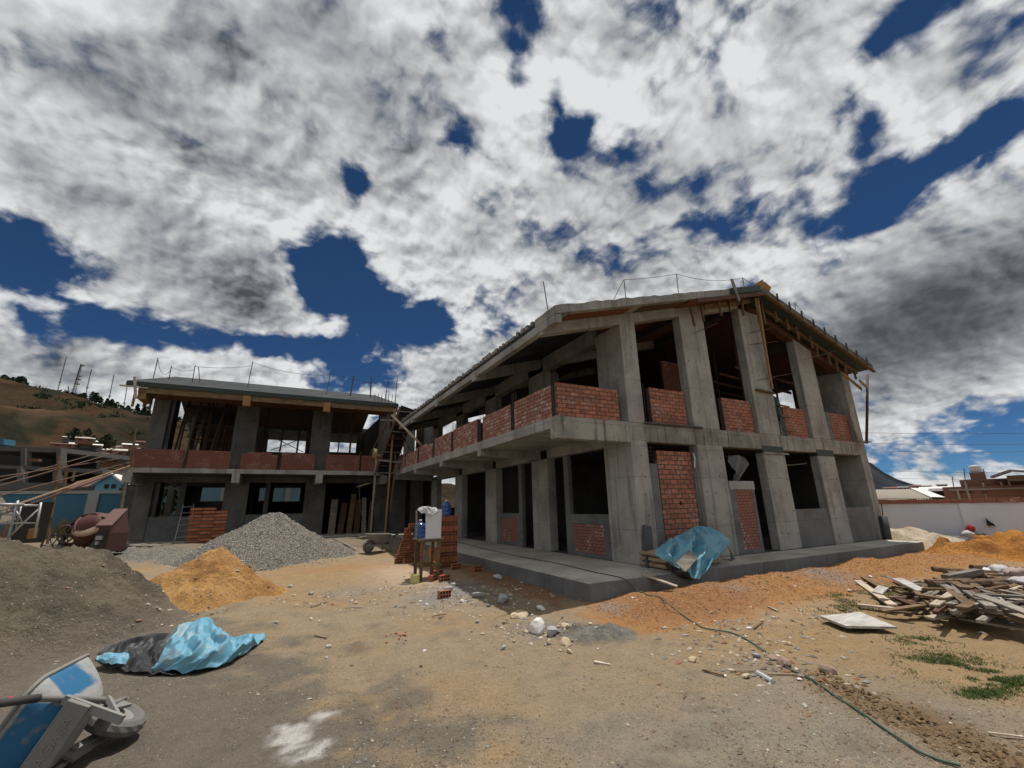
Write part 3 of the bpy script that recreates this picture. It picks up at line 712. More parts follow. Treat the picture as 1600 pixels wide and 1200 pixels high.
brick_wall(B, 'brick_infill', (3.70, 0.078, 0), (1, 0, 0), (0, -1, 0), 0.70, 0.10, 1.66, 'brick worn', False, bl=0.14, bh=0.062, depth=0.11)
for (a, b) in ((6.192, 7.997), (8.989, 10.738)):
    part(BX(a+0.002, b-0.002, 0.05, 0.20, 0.0, 1.08), 'sill_wall', 'plaster grey', bevel=0.01)
# brick parapets upstairs
brick_wall(B, 'brick_parapet', (-2.06, 0.03, 0), (1, 0, 0), (0, -1, 0), 1.80, 3.305, 4.10, 'brick', True, bl=0.23, bh=0.078)
brick_wall(B, 'brick_parapet', (0.92, 0.12, 0), (1, 0, 0), (0, -1, 0), 1.31, 3.305, 4.32, 'brick', True, bl=0.22, bh=0.088)
brick_wall(B, 'brick_parapet', (3.79, 0.12, 0), (1, 0, 0), (0, -1, 0), 1.34, 3.305, 4.32, 'brick', True, bl=0.22, bh=0.088)
brick_wall(B, 'brick_parapet', (6.76, 0.12, 0), (1, 0, 0), (0, -1, 0), 1.20, 3.305, 4.30, 'brick', False, bl=0.22, bh=0.07)
brick_wall(B, 'brick_parapet', (9.50, 0.12, 0), (1, 0, 0), (0, -1, 0), 1.24, 3.305, 4.31, 'brick', False, bl=0.22, bh=0.075)
for (v0, v1) in ((0.22, 2.06), (2.28, 4.18), (4.64, 6.86), (7.13, 9.12), (9.42, 11.45), (11.75, 13.9), (14.1, 16.2)):
    brick_wall(B, 'brick_parapet', (-2.11, v0, 0), (0, 1, 0), (-1, 0, 0), v1-v0, 3.308, 4.09-rnd(0, 0.05), 'brick limed', False, bl=0.235, bh=0.078, ragged=(v0 > 9))
for v in (0.11, 2.17, 4.41, 7.0, 9.27, 11.6, 14.0):  # column starter bars between the parapet panels
    rb = MB()
    for dx in (-0.05, 0.05):
        for dv in (-0.04, 0.04): rb.tube([(-2.04+dx, v+dv, 3.3), (-2.04+dx+rnd(-.01, .01), v+dv, 4.30+rnd(0, 0.12))], 0.007, 5)
    for q in range(6): rb.tube([(-2.09, v-0.05, 3.4+q*0.13), (-1.99, v-0.05, 3.4+q*0.13), (-1.99, v+0.05, 3.4+q*0.13), (-2.09, v+0.05, 3.4+q*0.13)], 0.004, 4)
    rb.build('starter_bars', 'rebar', B)
# starter bars and tie wires beside the gable parapets
for u in (-0.14, 0.72, 3.55, 6.6, 9.4):
    rb = MB()
    for dx in (-0.06, 0.06): rb.tube([(u+dx, 0.19, 3.3), (u+dx+rnd(-.02, .02), 0.19, 4.4+rnd(0, .15))], 0.006, 5)
    for q in range(5): rb.tube([(u-0.08, 0.18, 3.45+q*0.17), (u+0.08, 0.18, 3.45+q*0.17)], 0.004, 4)
    rb.build('starter_bars', 'rebar', B)
part(BX(6.36, 6.40, 0.05, 0.3, 3.31, 4.55), 'form_board', 'timber grey')
MB().hexa([(6.42, 0.05, 3.31), (6.66, 0.05, 3.31), (6.66, 0.09, 3.31), (6.42, 0.09, 3.31)], [(6.25, 0.05, 4.62), (6.55, 0.05, 4.50), (6.55, 0.09, 4.50), (6.25, 0.09, 4.62)]).build('form_panel', 'green form', B)
for z in (3.5, 3.95, 4.3): MB().bar((6.45, 0.02, z), (7.05, 0.06, z-0.01), 0.03, 0.05).build('batten', 'timber', B)
MB().bar((10.74, -0.03, 3.32), (10.60, -0.02, 4.36), 0.03, 0.09, (1, 0, 0)).build('batten', 'timber grey', B)
# inner walls; the partitions are added to keep the rooms closed and dark
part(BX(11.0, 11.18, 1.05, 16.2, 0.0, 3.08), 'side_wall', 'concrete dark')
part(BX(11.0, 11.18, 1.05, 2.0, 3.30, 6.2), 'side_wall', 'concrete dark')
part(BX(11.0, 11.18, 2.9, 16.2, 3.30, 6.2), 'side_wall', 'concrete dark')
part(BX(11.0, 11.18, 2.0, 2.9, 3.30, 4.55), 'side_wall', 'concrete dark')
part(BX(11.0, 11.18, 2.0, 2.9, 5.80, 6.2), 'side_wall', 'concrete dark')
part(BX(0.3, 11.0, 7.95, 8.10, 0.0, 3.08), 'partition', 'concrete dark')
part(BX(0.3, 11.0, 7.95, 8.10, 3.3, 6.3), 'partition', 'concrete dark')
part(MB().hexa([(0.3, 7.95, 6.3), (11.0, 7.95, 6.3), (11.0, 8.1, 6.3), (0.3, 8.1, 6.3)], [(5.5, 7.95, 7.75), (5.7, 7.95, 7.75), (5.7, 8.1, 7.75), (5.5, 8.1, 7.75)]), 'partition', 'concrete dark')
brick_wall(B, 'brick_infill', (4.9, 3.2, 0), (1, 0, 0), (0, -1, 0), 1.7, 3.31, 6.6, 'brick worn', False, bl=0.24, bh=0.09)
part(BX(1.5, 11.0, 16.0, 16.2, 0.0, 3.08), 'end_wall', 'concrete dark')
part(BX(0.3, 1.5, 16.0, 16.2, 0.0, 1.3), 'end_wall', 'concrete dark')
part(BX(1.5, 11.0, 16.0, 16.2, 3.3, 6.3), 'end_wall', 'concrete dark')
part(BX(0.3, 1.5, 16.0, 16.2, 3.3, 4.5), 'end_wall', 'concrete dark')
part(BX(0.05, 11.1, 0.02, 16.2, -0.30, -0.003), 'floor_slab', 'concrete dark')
# roof: two sloping slabs, rake beam, eave beam, rafters
def slope(u0, u1, v0, v1, dt, db):
    return MB().hexa([(u0, v0, roof_top(u0)-db), (u1, v0, roof_top(u1)-db), (u1, v1, roof_top(u1)-db), (u0, v1, roof_top(u0)-db)],
                     [(u0, v0, roof_top(u0)-dt), (u1, v0, roof_top(u1)-dt), (u1, v1, roof_top(u1)-dt), (u0, v1, roof_top(u0)-dt)])
rough = MB()
us = [-2.42+i*0.2 for i in range(41)]; us[-1] = 5.6   # concrete edge with an uneven, hand-tamped top
tops = {u: roof_top(u)+rnd(-0.015, 0.03) for u in us}
for a, b in zip(us, us[1:]):
    rough.hexa([(a, -0.58, roof_top(a)-0.20), (b, -0.58, roof_top(b)-0.20), (b, 0.3, roof_top(b)-0.20), (a, 0.3, roof_top(a)-0.20)],
               [(a, -0.58, tops[a]), (b, -0.58, tops[b]), (b, 0.3, tops[b]), (a, 0.3, tops[a])])
part(rough, 'roof_slab', 'concrete')
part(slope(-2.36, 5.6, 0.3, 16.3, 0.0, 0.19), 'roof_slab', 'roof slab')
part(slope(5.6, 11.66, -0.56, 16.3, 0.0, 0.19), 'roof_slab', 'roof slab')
part(slope(-2.40, 5.2, 0.0, 0.27, 0.203, 0.49), 'rake_beam', 'concrete', bevel=0.01)
part(MB().hexa([(-2.42, -0.56, roof_top(-2.42)-0.40), (-2.22, -0.56, roof_top(-2.42)-0.38), (-2.22, 16.3, roof_top(-2.42)-0.38), (-2.42, 16.3, roof_top(-2.42)-0.40)],
              [(-2.42, -0.56, roof_top(-2.42)-0.203), (-2.22, -0.56, roof_top(-2.22)-0.203), (-2.22, 16.3, roof_top(-2.22)-0.203), (-2.42, 16.3, roof_top(-2.42)-0.203)]), 'eave_beam', 'concrete', bevel=0.01)
eg = MB()
for i in range(70):
    v = 0.5+i*0.225+rnd(-0.05, 0.05); eg.box(-2.40, -2.355, v, v+rnd(0.05, 0.2), 5.62, 5.70+rnd(0.0, 0.07))
stuff(part(eg, 'slab_edge_form', 'timber grey'))
for v in (4.0, 7.85, 11.6, 15.5):
    part(slope(-2.45, 5.5, v, v+0.26, 0.20, 0.52), 'rafter_beam', 'concrete')
part(slope(5.7, 11.3, 0.02, 0.27, 0.30, 0.55), 'rake_form', 'timber red')
for u in (2.9, 5.5, 8.4): part(slope(u, u+0.25, 0.3, 16.0, 0.2, 0.45), 'purlin_beam', 'concrete dark')
part(slope(0.4, 5.5, 0.3, 7.9, 0.195, 0.215), 'ceiling_form', 'plywood')
part(slope(5.7, 11.0, 0.3, 7.9, 0.195, 0.215), 'ceiling_form', 'timber red')
part(slope(-1.9, 0.1, -0.40, -0.02, 0.205, 0.225), 'soffit_form', 'plywood')
part(slope(0.5, 2.2, -0.40, -0.02, 0.205, 0.225), 'soffit_form', 'timber red')
part(slope(2.2, 5.55, -0.55, -0.02, 0.22, 0.25), 'soffit_form', 'plywood')
part(slope(5.65, 11.5, -0.54, -0.02, 0.22, 0.25), 'soffit_form', 'green form')
part(slope(4.0, 5.50, -0.66, -0.60, 0.0, 0.20), 'edge_form', 'green form')
part(slope(2.35, 5.62, -0.70, -0.62, 0.24, 0.36), 'fascia_board', 'timber red')
part(slope(5.62, 11.75, -0.62, -0.57, 0.0, 0.20), 'slab_edge', 'concrete grey')
part(slope(5.62, 11.80, -0.66, -0.56, 0.222, 0.27), 'fascia_board', 'timber')
part(slope(6.3, 11.4, -0.25, -0.20, 0.30, 0.40), 'ledger_board', 'timber')
part(slope(3.2, 5.5, -0.25, -0.20, 0.30, 0.44), 'ledger_board', 'timber')
MB().bar((5.35, -0.60, 7.92), (5.75, -0.64, 8.16), 0.03, 0.26, (0, -0.2, 1)).build('ridge_board', 'yellow ply', B)
MB().bar((5.75, -0.62, 8.12), (6.05, -0.62, 7.98), 0.03, 0.24, (0, -0.2, 1)).build('ridge_board', 'yellow ply', B)
for i in range(16):
    u = 2.55+i*0.58+rnd(-0.08, 0.08)
    if 5.3 < u < 5.8: continue
    L = rnd(0.35, 0.75); v = -0.24+rnd(-0.12, 0.05); zt = roof_top(u)-0.28
    MB().bar((u, v, zt), (u+rnd(-0.06, 0.06), v+rnd(-0.03, 0.03), zt-L), 0.045, 0.06, (0, 1, 0)).build('hanger', 'timber', B)
for v in [0.9+i*0.9 for i in range(16)]:
    MB().bar((11.62, v, 6.02), (11.72, v, 6.42), 0.05, 0.09).build('edge_stake', 'timber grey', B)
for i in range(9):
    u = 6.3+i*0.62; MB().bar((u, -0.68, roof_top(u)-0.24), (u, -0.68, roof_top(u)+0.06), 0.03, 0.05, (0, 1, 0)).build('edge_stake', 'steel dark', B)
MB().bar((10.9, -0.45, 5.5), (11.75, -0.3, 5.35), 0.04, 0.10).build('ledger_board', 'yellow ply', B)
MB().bar((10.2, -0.30, 5.72), (11.5, -0.2, 5.30), 0.03, 0.12).build('ledger_board', 'yellow ply', B)
for i in range(7):
    MB().bar((6.3+0.15*i, 1.2+i*0.75, 5.9), (10.8, 1.2+i*0.75, 5.6), 0.05, 0.10).build('shoring_beam', 'timber red', B)
for (u, v) in ((6.9, 1.4), (7.4, 2.8), (9.6, 1.9), (6.6, 4.2), (8.8, 4.0), (1.4, 2.6), (4.3, 1.8)):
    MB().tube([(u, v, 3.3), (u+rnd(-.1, .1), v+rnd(-.1, .1), roof_top(u)-0.22)], 0.04, 7).build('shoring_prop', 'timber red', B)
# reinforcing rods left sticking out of the upper columns
for (px, py, px2, py2, v) in ((1083, 521, 1121, 505, -0.02), (1168, 521, 1222, 509, -0.02), (1172, 538, 1218, 533, -0.02), (1183, 594, 1240, 583, -0.02), (1256, 562, 1345, 537, -0.5)):
    p, q = at_v(v, px, py), at_v(v-0.02, px2, py2)
    MB().tube([p, q], 0.009, 5).build('reinforcing_rod', 'rebar', B)
MB().bar(at_v(-0.05, 1182, 609), at_v(-0.05, 1207, 614), 0.12, 0.05).build('bracket', 'timber', B)
# bamboo and safety line
MB().tube([at_v(-0.45, 1183, 466), at_v(-0.30, 1192, 520), at_v(-0.12, 1200, 570), at_v(-0.05, 1207, 608)], [0.045, 0.042, 0.04, 0.038], 8).build('bamboo_pole', 'bamboo', B)
MB().tube([at_v(-0.5, 1180, 466), at_v(-0.2, 1186, 505)], 0.03, 7).build('bamboo_pole', 'bamboo', B)
for (px, py, px2, py2, r) in ((849, 440, 856, 484, .012), (975, 437, 978, 467, .012), (1057, 428, 1060, 457, .012), (1160, 434, 1163, 449, .012), (974, 438, 959, 468, .008), (1242, 472, 1243, 489, .012)):
    MB().tube([at_v(-0.3, px, py), at_v(-0.3, px2, py2)], r, 6).build('line_post', 'rebar', B)
MB().bar(at_v(-0.68, 1143, 436), at_v(-0.70, 1155, 470), 0.04, 0.10, (1, 0, 0)).build('stake', 'timber grey', B)
def sag(a, b, s, n=10):
    a, b = Vector(a), Vector(b)
    return [a.lerp(b, i/n)-Vector((0, 0, s*4*(i/n)*(1-i/n))) for i in range(n+1)]
MB().tube(sag(at_v(-.3, 975, 437), at_v(-.3, 1057, 428), 0.03), 0.007, 4).build('safety_line', 'rebar', B)
MB().tube(sag(at_v(-.3, 1057, 428), at_v(-.3, 1160, 434), 0.16), 0.007, 4).build('safety_line', 'rebar', B)
MB().tube(sag(at_v(-.3, 1160, 434), at_v(-.3, 1180, 446), 0.02), 0.007, 4).build('safety_line', 'rebar', B)
MB().tube(sag(at_v(-.3, 1242, 474), at_v(-.3, 1270, 505), 0.02), 0.006, 4).build('safety_line', 'rebar', B)
MB().bar((10.35, -0.2, 3.285), (11.05, -0.22, 3.285), 0.14, 0.035).build('ledge_board', 'timber grey', B)
# things by the gable wall
p0, p1 = at_v(-0.36, 1355, 586), at_v(-0.26, 1354, 692)
tag(MB().tube([p1, p1.lerp(p0, 0.5)+Vector((0.02, 0, 0)), p0], 0.045, 8).build('roof_prop', 'rust red', smooth=True), 'slanting red-brown timber prop under the far eave corner of the gable', 'prop')
o = MB().bar(at_v(-0.30, 1016, 889), at_v(-0.06, 1011, 822), 0.07, 0.20, (1, 0, 0)).build('leaning_plank', 'guard grey')
tag(o, 'dark grey plank leaning on the corner column beside the blue tarp', 'plank')
t2 = thing('corner_guard', 'dark grey half-pipe column guard standing at the far end of the walkway', 'guard', tuple(at_v(-0.13, 1387, 843)))
MB().tube([at_v(-0.13, 1387, 843), at_v(-0.13, 1380, 807)], 0.12, 12).build('shell', 'guard grey', t2, smooth=True)
MB().tube([at_v(-0.13, 1380, 809), at_v(-0.13, 1377, 787)], 0.016, 6).build('rod', 'rebar', t2)
vs = []; nu, nv_ = 16, 18   # clear plastic sheet hung in the second bay
sh = MB()
for i in range(nu+1):
    for j in range(nv_+1):
        a, b = i/nu, j/nv_
        w = 0.62*(1-0.55*b)+0.1*math.sin(b*5)
        x = 3.86+w*(a-0.25)-0.10*b+0.12*math.sin(b*3.0)
        vs.append((x+0.02*nz(a*9, b*9), 0.10+0.10*math.sin(a*9+b*6)*(1-0.3*b)+0.05*nz(a*7, b*7, 2), 2.62-b*0.72))
sh.add(vs, [(i*(nv_+1)+j, (i+1)*(nv_+1)+j, (i+1)*(nv_+1)+j+1, i*(nv_+1)+j+1) for i in range(nu) for j in range(nv_)])
tag(sh.build('plastic_sheet', 'plastic sheet', smooth=True), 'crumpled clear plastic sheet hanging in the second gable opening above the block wall', 'sheet')
tag(MB().tube([at_v(0.9, 1230, 727), at_v(1.6, 1260, 724)], 0.02, 8).build('light_tube', 'tank white'), 'white tube hanging in the dark third ground-floor opening of the gable', 'tube')

# ------------------------------------------------------------------ second building across the yard
VB, VC, VR = 16.6, 18.74, 29.9
B2 = thing('school_building', 'smaller unfinished two-storey concrete building facing the yard with low brick balcony parapet', 'building', (-8, 18.7, 0))
P2 = lambda mb, name, mat, bevel=0.0: mb.build(name, mat, B2, bevel)
def roof2(v): return 7.12+(v-16.3)*0.30 if v <= 24.3 else 9.52-(v-24.3)*0.30
def slope2(u0, u1, v0, v1, dt, db):
    return MB().hexa([(u0, v0, roof2(v0)-db), (u1, v0, roof2(v0)-db), (u1, v1, roof2(v1)-db), (u0, v1, roof2(v1)-db)],
                     [(u0, v0, roof2(v0)-dt), (u1, v0, roof2(v0)-dt), (u1, v1, roof2(v1)-dt), (u0, v1, roof2(v1)-dt)])
structure(BX(-14.0, -1.9, 16.9, 18.8, -0.4, 0.05).build('concrete_walkway', 'concrete floor', bevel=0.01))
lc = [(-13.66, -13.0), (-10.12, -9.05), (-6.38, -5.35), (-2.65, -2.0)]
for (u0, u1) in lc:
    P2(BX(u0, u1, VC, VC+0.45, 0.0, 2.80), 'column', 'concrete grey', 0.01)  # grey toned down: this building's shade is put into the colour
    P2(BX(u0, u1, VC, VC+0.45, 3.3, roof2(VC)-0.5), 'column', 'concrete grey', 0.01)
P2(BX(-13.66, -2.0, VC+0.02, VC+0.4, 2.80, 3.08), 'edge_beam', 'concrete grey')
P2(BX(-13.68, -2.3, VB+0.02, VR, 3.08, 3.29), 'floor_slab', 'concrete dark')
P2(BX(-13.70, -2.3, VB, VB+0.2, 3.10, 3.305), 'balcony_edge', 'concrete', 0.01)
for u in (-13.70, -9.69, -6.03, -2.75):
    P2(BX(u, u+0.33, VB-0.004, VC, 2.66, 3.1), 'cantilever_beam', 'concrete', 0.01)
for (a, b, w) in ((-13.6, -11.72, 0), (-11.52, -9.86, 0), (-9.42, -7.88, 1), (-7.70, -6.15, 0), (-5.62, -3.95, 0), (-3.85, -2.6, 0)):
    brick_wall(B2, 'brick_parapet', (a, VB+0.03, 0), (1, 0, 0), (0, -1, 0), b-a, 3.31, 4.15, 'brick shaded', False, bl=0.24, bh=0.08, ragged=bool(w))
for u in (-11.62, -9.64, -7.79, -5.9, -3.9):
    rb = MB()
    for dx in (-0.06, 0, 0.06): rb.tube([(u+dx, VB+0.1, 3.3), (u+dx, VB+0.1, 4.35)], 0.012, 4)
    rb.build('starter_bars', 'rebar', B2)
# ground-floor infill
for (a, b) in ((-13.0, -10.12), (-9.05, -6.38)):
    P2(BX(a, b, VC+0.05, VC+0.2, 0, 1.18), 'sill_wall', 'plaster grey')
for u in (-11.95, -8.3): P2(BX(u, u+0.22, VC+0.06, VC+0.22, 1.18, 2.8), 'mullion', 'concrete dark')
# rear wall with openings that show the blue boundary wall and the sky
def wall_holes(name, u0, u1, v, z0, z1, holes, mat):
    mb = MB(); xs = sorted({u0, u1}|{h[0] for h in holes}|{h[1] for h in holes}); zs = sorted({z0, z1}|{h[2] for h in holes}|{h[3] for h in holes})
    for a, b in zip(xs, xs[1:]):
        for c, d in zip(zs, zs[1:]):
            if not any(h[0] <= a and b <= h[1] and h[2] <= c and d <= h[3] for h in holes): mb.box(a, b, v, v+0.2, c, d)
    return P2(mb, name, mat)
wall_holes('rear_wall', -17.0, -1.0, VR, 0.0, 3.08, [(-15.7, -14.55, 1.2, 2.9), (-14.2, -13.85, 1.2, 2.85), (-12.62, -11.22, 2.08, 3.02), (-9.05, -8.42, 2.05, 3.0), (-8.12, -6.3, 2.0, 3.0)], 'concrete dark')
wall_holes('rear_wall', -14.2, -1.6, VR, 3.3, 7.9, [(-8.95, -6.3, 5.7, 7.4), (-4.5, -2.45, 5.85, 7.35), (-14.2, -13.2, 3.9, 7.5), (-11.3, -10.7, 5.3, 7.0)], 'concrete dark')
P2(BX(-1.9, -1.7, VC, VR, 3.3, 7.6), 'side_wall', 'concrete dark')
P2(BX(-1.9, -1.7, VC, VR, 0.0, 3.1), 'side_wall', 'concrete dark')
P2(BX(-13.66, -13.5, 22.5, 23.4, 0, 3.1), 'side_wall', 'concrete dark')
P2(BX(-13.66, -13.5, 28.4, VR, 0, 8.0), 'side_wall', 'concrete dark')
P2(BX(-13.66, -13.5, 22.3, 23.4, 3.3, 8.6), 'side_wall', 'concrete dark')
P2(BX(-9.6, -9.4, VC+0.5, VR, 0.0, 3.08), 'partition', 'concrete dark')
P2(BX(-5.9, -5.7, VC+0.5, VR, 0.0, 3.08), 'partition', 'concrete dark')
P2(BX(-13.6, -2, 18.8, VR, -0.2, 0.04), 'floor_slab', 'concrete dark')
for (u0, u1) in ((-14.2, -2.1),):
    P2(slope2(u0, u1, 16.3, 24.3, 0.0, 0.20), 'roof_slab', 'roof slab'); P2(slope2(u0, u1, 24.3, 32.2, 0.0, 0.20), 'roof_slab', 'roof slab')
P2(slope2(-13.6, -2.3, 18.8, 24.2, 0.22, 0.26), 'ceiling_form', 'timber red')
P2(slope2(-13.6, -2.3, 24.4, 30.0, 0.22, 0.26), 'ceiling_form', 'timber red')
P2(BX(-13.75, -2.12, 16.34, 16.40, 6.62, 6.92), 'fascia_board', 'timber')
P2(BX(-14.2, -2.1, 16.26, 16.32, 6.90, 7.10), 'edge_form', 'green form')
P2(BX(-13.75, -2.3, 16.42, 18.7, 6.86, 6.90), 'soffit_form', 'plywood')
for u in (-9.69, -6.03): P2(BX(u, u+0.33, 16.24, 16.5, 6.35, 6.86), 'beam_form', 'yellow ply')
for u in (-13.7, -9.69, -6.03, -2.6): P2(slope2(u, u+0.3, 16.5, 24, 0.21, 0.62), 'rafter_beam', 'concrete dark')
P2(BX(-13.75, -13.45, 16.4, 17.6, 6.35, 6.90), 'beam_form', 'yellow ply')
for (u, v, L) in ((-13.9, 16.6, .75), (-13.6, 17.0, .65), (-13.7, 17.6, .55), (-13.65, 18.2, .55)):
    MB().bar((u, v, 6.75), (u, v, 6.75-L), 0.08, 0.08, (0, 1, 0)).build('hanger', 'timber', B2)
MB().bar((-13.95, 16.25, 7.3), (-13.75, 16.25, 6.3), 0.10, 0.05, (0, 1, 0)).build('stake', 'timber pale', B2)
MB().bar((-14.4, 16.25, 6.86), (-13.4, 16.3, 6.84), 0.08, 0.05).build('batten', 'timber pale', B2)
for (u, v, du) in ((-12.7, 19.6, .3), (-12.3, 20.3, .35), (-11.9, 19.4, .5), (-11.55, 20.0, .2), (-11.2, 19.3, .6), (-10.9, 21, .3), (-10.5, 20.2, .5), (-12.9, 21.6, .2), (-11.4, 22.4, .5), (-10.7, 23, .4), (-12.1, 24, .4), (-4.2, 19.2, 0.02), (-8.9, 22, .1), (-7.0, 22.5, .1)):
    MB().tube([(u, v, 3.3), (u+du, v+rnd(-.1, .1), roof2(v)-0.25)], 0.055, 6).build('shoring_prop', 'timber red', B2)
for (u, z) in ((-11.7, 5.5), (-11.7, 6.2)): MB().bar((-12.6, 23.0, z), (-10.3, 23.0, z), 0.08, 0.12).build('shoring_beam', 'timber red', B2)
P2(BX(-12.4, -9.8, 18.95, 23.5, 6.55, 6.75), 'form_deck', 'black')
P2(BX(-12.1, -10.6, 24.2, 24.26, 4.6, 6.3), 'form_panel', 'timber red')
for (a, b) in (((-8.8, 6.9), (-6.4, 5.75)), ((-8.7, 5.8), (-6.5, 6.85))):
    MB().tube([(a[0], VR-0.1, a[1]), (b[0], VR-0.1, b[1])], 0.03, 5).build('brace', 'rebar', B2)
MB().tube([(-8.05, VR-0.15, 5.7), (-8.0, VR-0.15, 7.4)], 0.06, 6).build('brace', 'timber red', B2)
MB().tube([(-3.9, VR-0.3, 5.6), (-3.8, VR-0.3, 7.6)], 0.05, 6).build('brace', 'rebar', B2)
# rods and safety line on its roof
tops = []
for (px, py, px2, py2) in ((247, 559, 240, 588), (268, 572, 265, 586), (305, 571, 302, 588), (395, 565, 386, 609), (517, 580, 510, 615), (553, 587, 548, 612), (580, 588, 579, 615), (605, 595, 604, 610), (621, 590, 617, 628), (310, 573, 314, 588)):
    a, b = at_v(20.0, px, py), at_v(20.0, px2, py2)
    b.z = min(b.z, roof2(20.0)) if b.z > roof2(20.0) else b.z
    MB().tube([a, b], 0.022 if px not in (553, 580) else 0.04, 5).build('line_post', 'rebar', B2); tops.append(a)
for a, b, s in ((0, 1, 0.5), (1, 2, 0.15), (2, 3, 0.12), (3, 4, 0.25), (4, 8, 0.35), (6, 7, 0.3), (7, 8, 0.25)):
    MB().tube(sag(tops[a]-Vector((0, 0, .05)), tops[b]-Vector((0, 0, .25)), s, 8), 0.012, 4).build('safety_line', 'rebar', B2)
for i in range(7):
    u = -3.3+i*0.2; MB().tube([(u, 17.2, roof2(17.2)), (u, 17.2, roof2(17.2)+rnd(.3, .5))], 0.02, 5).build('starter_bar', 'rebar', B2)
# boards leaning in its dark right-hand bay
for i, (u, w, mt_) in enumerate(((-4.9, 0.35, 'timber grey'), (-4.45, 0.3, 'timber red'), (-4.0, 0.28, 'timber'), (-3.6, 0.3, 'timber red'), (-3.2, 0.25, 'timber grey'), (-2.9, 0.2, 'timber'))):
    h = rnd(1.5, 2.4)
    tag(MB().bar((u, 18.4, 0.05), (u+rnd(-.05, .2), 18.85, h), w, 0.03, (0, 1, 0)).build('leaning_board', mt_), 'upright form board leaning in the dark ground-floor bay behind the gravel heap', 'board', 'boards leaning in the dark bay')

# ------------------------------------------------------------------ formwork stair between the two buildings, with its poles
ST = thing('stair_formwork', 'steep timber stair formwork on props between the two concrete buildings', 'stair', (-2.6, 15.2, 0))
c0, c1 = at_v(15.2, 598, 742), at_v(14.2, 638, 637)
dirs = (c1-c0).normalized(); side = Vector((1, 0.1, 0)).normalized()
MB().bar(c0, c1, 0.80, 0.05, dirs.cross(side)).build('soffit', 'black', ST)
for s_ in (-0.42, 0.42):
    MB().bar(c0+side*s_, c1+side*s_, 0.05, 0.30, dirs.cross(side)).build('stringer', 'timber red', ST)
for k in range(10):
    q = c0.lerp(c1, 0.05+k*0.1); MB().bar(q-side*0.5+Vector((0, -0.1, -0.08)), q+side*0.45+Vector((0, -0.1, -0.08)), 0.10, 0.05).build('cross_batten', 'timber red' if k % 3 else 'timber grey', ST)
for (px, py, qx, qy, v, r, mt_) in ((617, 640, 601, 845, 14.6, .055, 'bamboo'), (588, 715, 579, 838, 15.2, .05, 'timber grey'), (618, 725, 610, 800, 14.4, .04, 'timber'), (592, 690, 610, 645, 15.0, .03, 'timber red'), (620, 655, 650, 725, 14.6, .035, 'timber grey'), (612, 650, 652, 722, 15.6, .03, 'steel dark'), (578, 712, 606, 655, 15.6, .03, 'timber red'), (616, 690, 619, 740, 14.9, .035, 'timber grey')):
    MB().tube([at_v(v, px, py), at_v(v, qx, qy)], r, 6).build('prop', mt_, ST)
for (px, py, qx, qy, v) in ((594, 656, 617, 657, 15.0), (591, 719, 633, 723, 14.8), (588, 711, 600, 712, 15)):
    MB().bar(at_v(v, px, py), at_v(v, qx, qy), 0.06, 0.09).build('brace', 'timber grey', ST)
MB().bar(at_v(12.0, 612, 648), at_v(11.6, 676, 713), 0.06, 0.10).build('pale_plank', 'timber pale', ST)
for (px, py, qx, qy) in ((625, 685, 627, 712), (629, 683, 632, 706)): MB().tube([at_v(16, px, py), at_v(16, qx, qy)], 0.03, 5).build('prop', 'timber pale', ST)
for (u0, u1, v, z0, z1, mt_) in ((-1.5, -0.9, 16.9, 3.3, 6.3, 'concrete pale'), (-0.7, -0.3, 17.2, 3.3, 6.3, 'timber red'), (-0.25, 0.4, 17.4, 3.3, 6.3, 'concrete'), (-2.2, -1.7, 17.0, 3.3, 5.2, 'concrete pale'), (-2.0, -1.2, 17.3, 0, 3.1, 'concrete dark'), (-0.9, -0.2, 17.3, 0, 3.1, 'concrete dark')):
    BX(u0, u1, v, v+0.25, z0, z1).build('stairwell_wall', mt_, ST)
BX(-2.9, 0.3, 16.9, 19.5, 3.05, 3.28).build('landing', 'concrete dark', ST)
BX(-2.0, 0.32, 19.3, 19.5, -0.1, 3.05).build('stairwell_wall', 'concrete dark', ST)  # closing wall added to keep the gap behind the stair dark
BX(0.32, 0.5, 16.2, 19.5, -0.1, 3.05).build('stairwell_wall', 'concrete dark', ST)
MB().add([at_v(15.0, 584, 700), at_v(15.1, 590, 702), at_v(15.0, 588, 716), at_v(15.1, 581, 714), at_v(14.9, 586, 708)], [(0, 1, 4), (1, 2, 4), (2, 3, 4), (3, 0, 4)]).build('rag', 'olive sheet', ST)
tag(MB().tube([at_v(15.6, 561, 745), at_v(15.5, 562, 790), at_v(15.3, 568, 818), at_v(15.3, 576, 822), at_v(15.3, 581, 800)], 0.018, 6).build('hanging_cable', 'hose dark'), 'dark cable looping down beside the stair formwork props', 'cable')

# ------------------------------------------------------------------ white boundary wall on the right and what lies beyond it
wa, wb = Vector((15.91, 1.75, 0)), Vector((17.26, -1.96, 0)); wd = (wb-wa).normalized(); wn = Vector((-wd.y, wd.x, 0))
if wn.dot(CAM-wa) < 0: wn = -wn
w0, w1 = wa-wd*14, wb+wd*9
WL = thing('boundary_wall', 'long white plastered boundary wall with a rough brown coping', 'wall', tuple(wa)+() if False else (wa.x, wa.y, -0.4))
def wallbox(s0, s1, off0, off1, z0, z1):
    p = [w0+wd*s0+wn*off0, w0+wd*s1+wn*off0, w0+wd*s1+wn*off1, w0+wd*s0+wn*off1]
    if (p[1]-p[0]).cross(p[2]-p[1]).z < 0: p = p[::-1]
    return MB().hexa([(q.x, q.y, z0) for q in p], [(q.x, q.y, z1) for q in p])
LW = (w1-w0).length
wallbox(0, LW, -0.15, 0.0, -0.6, 1.09).build('wall_face', 'white wall', WL)
